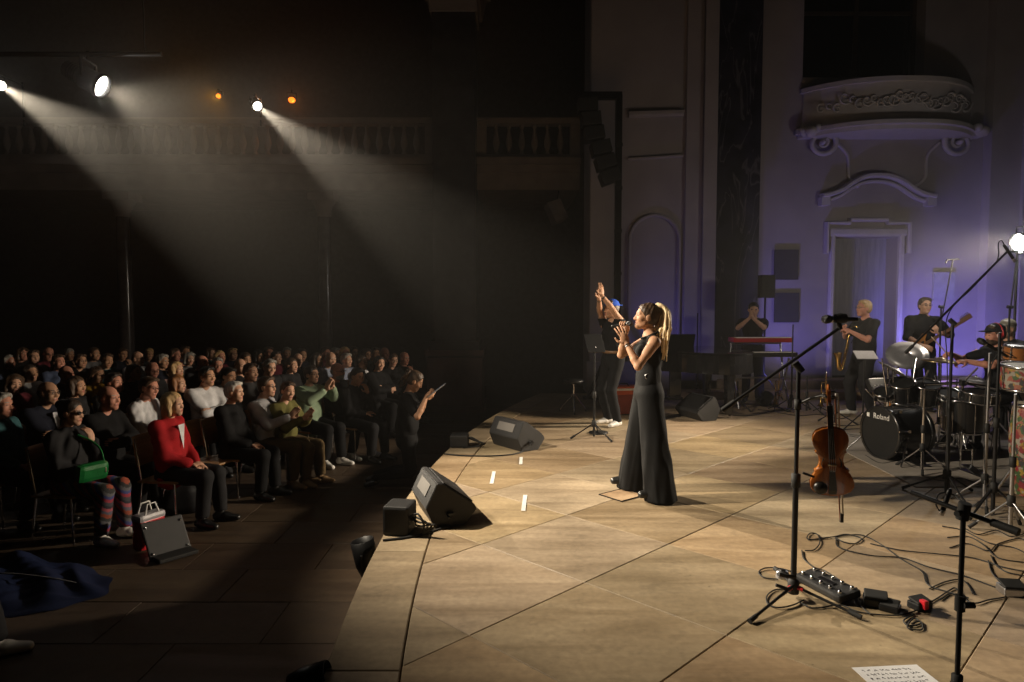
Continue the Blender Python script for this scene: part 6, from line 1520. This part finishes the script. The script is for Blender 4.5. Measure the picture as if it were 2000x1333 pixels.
# hi-hat, module and two small pads
hp_ = at(1868, 760, Y=8.1); t = thing('hi_hat', 'pair of closed hi-hat cymbals on a chrome stand beside the drummer', 'cymbal', (hp_.x, hp_.y, 0))
for z_, s in ((hp_.z, 1), (hp_.z - .03, -1)): MB().lathe([(.006, .03 * s), (.04, .02 * s), (.05, .008 * s), (.17, -.004 * s), (.168, -.008 * s)], c=(0, 0, z_), n=30).build('plate', brz, t)
MB().cyl((0, 0, .03), (0, 0, hp_.z + .12), .008).cyl((0, 0, .03), (0, 0, hp_.z * .6), .013).build('rod', chrome, t)
for k in range(3): MB().cyl((0, 0, .3), (.24 * math.cos(k * 2.1 + 1), .24 * math.sin(k * 2.1 + 1), .015), .009).build('leg', chrome, t)
mp2 = at(1712, 752, Y=8.5); t = thing('drum_module', 'small black drum module with lit keys left of the toms', 'drum module', mp2, R(20)); MB().rbox((0, 0, 0), (.26, .06, .16), .01, (R(-30), 0, 0)).build('case', black, t); MB().cyl((0, .02, -.06), (0, .02, -mp2.z + .02), .011).build('post', chrome, t)
for k in range(8): MB().box(Euler((R(-30), 0, 0)).to_matrix() @ Vector((-.1 + .028 * k, -.033, -.04 + .02 * (k % 2))), (.014, .006, .008), (R(-30), 0, 0)).build('key', steel, t)
drum('small black pad on an arm left of the rack toms', at(1726, 770, Y=8.0), .10, .06, (-.3, -.4, .9), kitblk, lugs=5); drum('small black pad on an arm above the floor tom', at(1852, 772, Y=7.75), .11, .06, (-.1, -.4, .9), kitblk, lugs=5)
for i, (xa, ya, xb, yb) in enumerate(((1722, 700, 1745, 860), (1790, 700, 1775, 800), (1826, 735, 1858, 850), (1840, 790, 1905, 806), (1690, 760, 1730, 800), (1865, 830, 1880, 920), (1950, 760, 1935, 880))):
    a, b_ = at(xa, ya, Y=7.95), at(xb, yb, Y=7.9); MB().cyl(a - c0, b_ - c0, .008).build('brace', chrome, rk); MB().rbox(a.lerp(b_, .5) - c0, (.035, .035, .045), .006).build('clamp', black, rk); MB().cyl(a.lerp(b_, .5) - c0, a.lerp(b_, .5) - c0 + Vector((0, -.05, .01)), .006).build('wing_bolt', chrome, rk)
# kick pedal and hi-hat pedal
for px, py, lab in ((1790, 905, 'chrome kick pedal behind the bass drum'), (1905, 925, 'chrome pedal under the floor pad')):
    t = thing('kick_pedal', lab, 'pedal', at(px, py, z=.01)); MB().rbox((0, 0, .02), (.1, .3, .012), .004, (R(14), 0, 0)).build('footboard', chrome, t); MB().box((0, 0, .006), (.12, .34, .01)).build('base_plate', black, t)
    for s in (-1, 1): MB().cyl((s * .06, .14, .01), (s * .06, .15, .22), .008).build('post', chrome, t)
    MB().cyl((-.06, .15, .21), (.06, .15, .21), .007).cyl((0, .15, .21), (0, .22, .36), .005).ball((0, .225, .37), .025, 8).build('beater', chrome, t)
lamp_ = at(1736, 897, z=.03)
# drum sticks in the drummer's hands
MD = Matrix.Translation(DP) @ Matrix.Rotation(dyaw, 4, 'Z')
for n, lab, d in (('L', 'drum stick in the drummer\'s near hand', Vector((.9, .0, .22))), ('R', 'drum stick raised in the drummer\'s far hand', Vector((.75, 0, .75)))):
    p = MD @ Vector(DJ['wr' + n] + DJ['hd' + n] * .07 + V3(0, 0, -.018)); d = (Matrix.Rotation(dyaw, 3, 'Z') @ d).normalized(); t = thing('drum_stick', lab, 'drum stick', p)
    MB().cyl(d * -.10, d * .27, .0075).cyl(d * .27, d * .31, .0075, .004).build('shaft', mat('hickory', (.55, .42, .25), .5), t); MB().ball(d * .312, .0065, 8).build('tip', MATS['hickory'], t)
# flowered percussion at the right edge
flo = bpy.data.materials.new('flower_print'); flo.use_nodes = True; nt = flo.node_tree; tc = nt.nodes.new('ShaderNodeTexCoord'); vo = nt.nodes.new('ShaderNodeTexVoronoi'); vo.inputs['Scale'].default_value = 30; vo.inputs['Randomness'].default_value = 1
ns = nt.nodes.new('ShaderNodeTexNoise'); ns.inputs['Scale'].default_value = 14; mxv = nt.nodes.new('ShaderNodeMix'); mxv.data_type = 'VECTOR'; mxv.inputs[0].default_value = .12
nt.links.new(tc.outputs['Object'], ns.inputs['Vector']); nt.links.new(tc.outputs['Object'], mxv.inputs[4]); nt.links.new(ns.outputs['Color'], mxv.inputs[5]); nt.links.new(mxv.outputs[1], vo.inputs['Vector'])
sp_ = nt.nodes.new('ShaderNodeSeparateColor'); nt.links.new(vo.outputs['Color'], sp_.inputs[0]); rp = nt.nodes.new('ShaderNodeValToRGB'); rp.color_ramp.interpolation = 'CONSTANT'; e = rp.color_ramp.elements
e[0].color = (.30, .27, .22, 1); e[1].position = .25; e[1].color = (.22, .03, .035, 1)
for p_, c_ in ((.45, (.34, .22, .04, 1)), (.6, (.05, .10, .04, 1)), (.72, (.30, .11, .07, 1)), (.85, (.05, .05, .05, 1))): k = e.new(p_); k.color = c_
nt.links.new(sp_.outputs[0], rp.inputs[0]); pr = nt.nodes['Principled BSDF']; pr.inputs['Roughness'].default_value = .35; nt.links.new(rp.outputs[0], pr.inputs['Base Color'])
drum('flowered drum with pale rim high at the right edge', at(2012, 738, Y=6.5), .25, .22, (0, -.06, 1), flo, mat('hide', (.55, .5, .4), .6), name='percussion_drum', n=32, lugs=8)
cg_ = thing('conga', 'tall flowered conga at the right edge', 'drum', (at(2014, 900, Y=5.9).x, 5.9, 0))
MB().lathe([(.11, .06), (.125, .2), (.165, .45), (.17, .6), (.145, .86)], n=28).build('shell', flo, cg_); MB().lathe([(.001, .872), (.145, .868)], n=28).build('skin', MATS['hide'], cg_); MB().lathe([(.145, .83), (.158, .835), (.158, .86), (.145, .868)], n=28).build('rim', chrome, cg_)
for k in range(6): a = k * 1.047; MB().cyl((.16 * math.cos(a), .16 * math.sin(a), .84), (.175 * math.cos(a), .175 * math.sin(a), .62), .006).build('lug', chrome, cg_)
for k in range(3): a = k * 2.094 + .4; MB().cyl((.12 * math.cos(a), .12 * math.sin(a), .3), (.26 * math.cos(a), .26 * math.sin(a), .015), .012).build('leg', chrome, cg_)
drum('small amber tom behind the flowered drum', at(1985, 690, Y=7.6), .12, .16, (0, -.1, 1), MATS['drum_wood'], cymg, name='percussion_drum')
# ---------------------------------------------------------------- brass
brass = mat('brass', (.72, .45, .12), .18, 1., var=.08)
def trumpet(label, p, yaw):
    p = Vector(p); t = thing('trumpet', label, 'trumpet', p, yaw)
    MB().lathe([(.061, .10), (.058, .104), (.035, .13), (.02, .18), (.012, .26), (.008, .42)], n=20).build('bell', brass, t)
    MB().tube([(0, 0, .42), (.0, .01, .47), (.03, .02, .48), (.06, .01, .46), (.06, 0, .2), (.05, 0, .17), (.03, 0, .17)], .0075, 8).build('tubing', brass, t)
    for k in range(3): v = MB().cyl((.03, .03, .25 + .035 * k), (.03, -.09, .25 + .035 * k), .0125, n=12).build('valve', brass, t); MB().cyl((.03, -.09, .25 + .035 * k), (.03, -.115, .25 + .035 * k), .007).build('button', whitep, v)
    MB().tube([(.06, 0, .3), (.065, 0, .55), (.065, 0, .60)], [.006, .006, .009], 8).build('lead_pipe', brass, t); MB().lathe([(.001, .605), (.012, .605), (.009, .64), (.004, .66)], c=(.065, 0, 0), n=10).build('mouthpiece', chrome, t)
    s_ = thing('trumpet_stand', 'low tripod peg stand under the ' + label, 'stand', p); MB().lathe([(.012, .06), (.02, .1), (.012, .3)], n=10).build('peg', black, s_)
    for k in range(3): MB().cyl((0, 0, .08), (.14 * math.cos(k * 2.1), .14 * math.sin(k * 2.1), .008), .007).build('leg', black, s_)
trumpet('left trumpet standing bell down in front of the keyboards', at(1514, 802, z=0), R(20)); trumpet('right trumpet standing bell down beside the violin', at(1603, 806, z=0), R(-30))
MX = Matrix.Translation(XP) @ Matrix.Rotation(xyaw, 4, 'Z'); sxo = MX @ Vector((.25, .05, .0))
sx = thing('saxophone', 'golden saxophone hanging in front of its player', 'saxophone', (sxo.x, sxo.y, 0), xyaw)
body = smooth_curve([(.03, 0, 1.30), (.07, .0, 1.12), (.12, .02, .92), (.155, .03, .78), (.185, .035, .735), (.225, .04, .76), (.235, .04, .86), (.25, .04, .98)], 6); nb_ = len(body)
MB().tube(body, [.013 + (.034 * (i / nb_) ** 1.2) + (.03 * max(0, (i / nb_ - .86) / .14) ** 2) for i in range(nb_)], 14, False).build('body', brass, sx)
MB().tube(smooth_curve([(.03, 0, 1.30), (.02, 0, 1.35), (-.03, 0, 1.375), (-.08, 0, 1.37)], 5), [.012] * 6 + [.010] * 10, 8).build('neck', brass, sx); MB().cyl((-.08, 0, 1.37), (-.15, 0, 1.35), .012, .008).build('mouthpiece', ebony, sx)
for k in range(10):
    p = body[4 + k * 2]; MB().lathe([(.001, .03), (.016, .03), (.017, .022), (.006, .018)], c=p + Vector((0, .0, 0)), axis=(.3, .9, .2), n=12).build('key', brass, sx)
MB().cyl(body[6] + Vector((.0, .04, 0)), body[24] + Vector((0, .055, 0)), .004).build('rod', brass, sx)
# ---------------------------------------------------------------- electric guitar
MG = Matrix.Translation(BP) @ Matrix.Rotation(byaw, 4, 'Z'); go = MG @ Vector((.22, -.14, 1.04))
gt = thing('electric_guitar', 'electric guitar with amber body held by the guitarist', 'guitar', go)
nd = (Matrix.Rotation(byaw, 3, 'Z') @ Vector((.12, .80, .58))).normalized(); fn = (Matrix.Rotation(byaw, 3, 'Z') @ Vector((1, 0, -.05))); fn = (fn - nd * fn.dot(nd)).normalized(); sd_ = fn.cross(nd)
GM = Matrix((nd, sd_, fn)).transposed(); gq_ = lambda a, b_, c_: GM @ Vector((a, b_, c_))
gpl = [(p.x, p.y) for p in smooth_curve([(-.22, 0, 0), (-.2, .11, 0), (-.1, .165, 0), (0, .12, 0), (.06, .11, 0), (.15, .15, 0), (.19, .12, 0), (.13, .06, 0), (.12, 0, 0), (.13, -.06, 0), (.16, -.11, 0), (.10, -.14, 0), (.02, -.11, 0), (-.08, -.15, 0), (-.18, -.12, 0), (-.22, 0, 0)], 4)][:-1]
MB().prism(gpl, .042, GM.to_4x4() @ Matrix.Translation((0, 0, -.02))).build('body', mat('guitar_body', (.40, .17, .04), .2, coat=.5, scale=4), gt)
MB().prism([(a * .55, b_ * .55 - .02) for a, b_ in gpl], .004, GM.to_4x4() @ Matrix.Translation((0, 0, .0225))).build('pickguard', ebony, gt)
MB().box(gq_(.40, 0, .022), (.60, .046, .02), GM).build('neck', mat('rosewood', (.16, .08, .04), .4), gt)
hdg = MB().box(gq_(.77, .012, .018), (.17, .075, .014), GM).build('headstock', MATS['rosewood'], gt)
for k in range(6): MB().cyl(gq_(.71 + .024 * k, .05, .018), gq_(.71 + .024 * k, .085, .018), .006).build('tuner', chrome, hdg)
for k in range(3): MB().box(gq_(-.10 + .07 * k, 0, .03), (.018, .075, .012), GM).build('pickup', chrome, gt)
MB().tube([gq_(-.2, 0, .0), MG @ Vector((.02, -.21, 1.15)) - go, MG @ Vector((-.13, -.12, 1.40)) - go, MG @ Vector((-.06, .06, 1.52)) - go, MG @ Vector((.12, .14, 1.36)) - go, gq_(.16, .13, .0)], .012, 6).build('strap', rubber, gt)
# ---------------------------------------------------------------- things on the nave floor
put_chair(*tuple(at(412, 845, z=FLOOR_Z + .78))[:2], R(-18), 'empty wooden chair with glowing backrest right of the red jacket')
bg_ = at(290, 1005, Y=6.1); bg_.z = FLOOR_Z
t = thing('shopping_bag', 'red and white carrier bag beside the striped trousers', 'bag', bg_, R(-25))
bmx = MB(); bmx.rbox((0, 0, .15), (.13, .26, .30), .04); bmx.build('bag', mat('red_print', (.55, .02, .03), .4, var=.1, bump=.5, bscale=14), t)
MB().rbox((0, .0, .29), (.136, .266, .07), .03).build('white_band', mat('white_print', (.40, .39, .41), .4, bump=.5, bscale=14), t)
for s in (-1, 1): MB().tube([(s * .05, -.07, .31), (s * .04, -.04, .41), (s * .04, .04, .41), (s * .05, .07, .31)], .008, 6).build('handle', whitep, t)
o0, l0, y0_, _ = AUDP[0]; MA = Matrix.Translation(l0) @ Matrix.Rotation(y0_, 4, 'Z')
t = thing('handbag', 'glossy green handbag on the lap of the striped trousers woman', 'bag', MA @ Vector((.30, -.10, .66)), y0_ + R(-20))
MB().rbox((0, 0, .02), (.10, .28, .17), .045, (0, R(12), 0)).build('pouch', mat('green_leather', (.008, .13, .03), .3, var=.25, bump=.25, bscale=90), t); MB().tube(smooth_curve([(0, .12, .08), (-.06, .12, .2), (-.14, .08, .28), (-.2, .0, .34)], 5), .010, 6).build('strap', MATS['green_leather'], t); MB().rbox((.05, .10, .02), (.012, .014, .05), .004).build('clasp', chrome, t)
bl = at(50, 1150, z=FLOOR_Z); t = thing('coat', 'dark blue coat spread on the floor at the left edge', 'coat', bl, R(-14))
nx_, ny_ = 46, 34; vs = []
for j in range(ny_ + 1):
    for i in range(nx_ + 1):
        u, v = i / nx_ * 2 - 1, j / ny_ * 2 - 1; e_ = max(0, 1 - abs(u) ** 4) * max(0, 1 - abs(v) ** 4)
        h_ = .03 + .16 * math.exp(-((u + .5) ** 2 * 1.6 + (v - .3) ** 2 * 1.2)) + .028 * math.sin(7 * u + 5 * v + 2 * math.sin(3 * v)) + .016 * abs(math.sin(13 * u - 6 * v + 1.5 * math.sin(5 * u)))
        vs.append((u * math.sqrt(1 - v * v * .5) * .68 + .03 * math.sin(6 * v + 1), v * math.sqrt(1 - u * u * .5) * .44 + .03 * math.sin(7 * u), max(.004, h_ * e_ + .004)))
m = MB(); w_ = nx_ + 1; m.add(vs, [(j * w_ + i, j * w_ + i + 1, (j + 1) * w_ + i + 1, (j + 1) * w_ + i) for j in range(ny_) for i in range(nx_)], True); m.build('cloth', cloth('blue_nylon', (.008, .014, .045), .6), t)
MB().tube(smooth_curve([(-.5, -.2, .13), (-.1, -.12, .16), (.25, .0, .11), (.5, .1, .03)], 5), .006, 6).build('drawcord', greyc, t)
def soft_bag(label, loc, yaw, size, m, handle=True):
    t = thing('bag', label, 'bag', loc, yaw); B_ = SDF(.012); w_, d_, h_ = size
    for sx_ in (-1, 1): B_.cone((sx_ * w_ * .28, 0, h_ * .3), (sx_ * w_ * .22, 0, h_ * .72), d_ * .55, d_ * .38, .08)
    B_.cone((-w_ * .3, 0, h_ * .3), (w_ * .3, 0, h_ * .3), d_ * .55, d_ * .55, .06); B_.cut((0, 0, .004), (0, 0, -1)); B_.noise = folds(.007, 5, 24.); link('pouch', B_.mesh('pouch', [m]), t)
    if handle: MB().tube(smooth_curve([(-w_ * .2, 0, h_ * .8), (-w_ * .12, .02, h_ * 1.25), (w_ * .12, .02, h_ * 1.25), (w_ * .2, 0, h_ * .8)], 5), .008, 6).build('handle', rubber, t)
soft_bag('brown leather bag on the empty front row chair', at(452, 880, z=FLOOR_Z + .47), R(-60), (.30, .16, .22), mat('brown_leather', (.10, .045, .02), .4, var=.3, bump=.2))
soft_bag('black backpack on the floor in front of the red jacket', at(355, 1000, z=FLOOR_Z), R(20), (.34, .24, .30), cloth('black_nylon', (.012, .012, .014), .6))
soft_bag('dark grey bag under the white haired woman\'s chair', at(425, 930, z=FLOOR_Z), R(-30), (.30, .2, .22), charc)
bd_ = at(335, 1085, z=FLOOR_Z); t = thing('board', 'tilted grey board with corner bolts standing on the nave floor', 'board', bd_, R(52))
Mb = Euler((R(-32), 0, 0)).to_matrix(); MB().rbox(Mb @ Vector((0, 0, .17)), (.36, .03, .34), .01, Mb).build('panel', mat('grey_board', (.05, .05, .052), .6), t)
for sx_ in (-1, 1):
    for sz in (.05, .29): MB().lathe([(.001, .008), (.012, .006), (.014, 0)], c=Mb @ Vector((sx_ * .15, -.016, sz)), axis=Mb @ Vector((0, -1, 0)), n=10).build('bolt', chrome, t)
MB().rbox((0, -.05, .02), (.34, .20, .035), .01).build('foot', rubber, t)
# person just outside the left edge whose white shoe shows
T = template('lap', False); pl = at(24, 1278, z=FLOOR_Z); yw = R(14)
hf_ = Matrix.Rotation(yw, 3, 'Z') @ Vector((.58, .14, 0))
o = tag(link('person', T['body'], None, (pl.x - hf_.x, pl.y - hf_.y, FLOOR_Z), yw), 'person outside the left edge showing only a white shoe', 'person', 'seated audience'); slotmat(o, SK['fair'])
for nm, dd, mm in (('jacket', T['top'], charc), ('trousers', T['trousers'], charc)): slotmat(link(nm, dd, o), mm)
for s_ in T['shoes']: slotmat(link('shoe', s_, o), whitesh)
slotmat(link('hair', hair_sdf(T['J'], 'short', .012, 1).mesh('hair', [HAIR['brown']]), o), HAIR['brown'])
put_chair(pl.x - hf_.x - .02, pl.y - hf_.y, yw, 'wooden chair of the person outside the left edge')
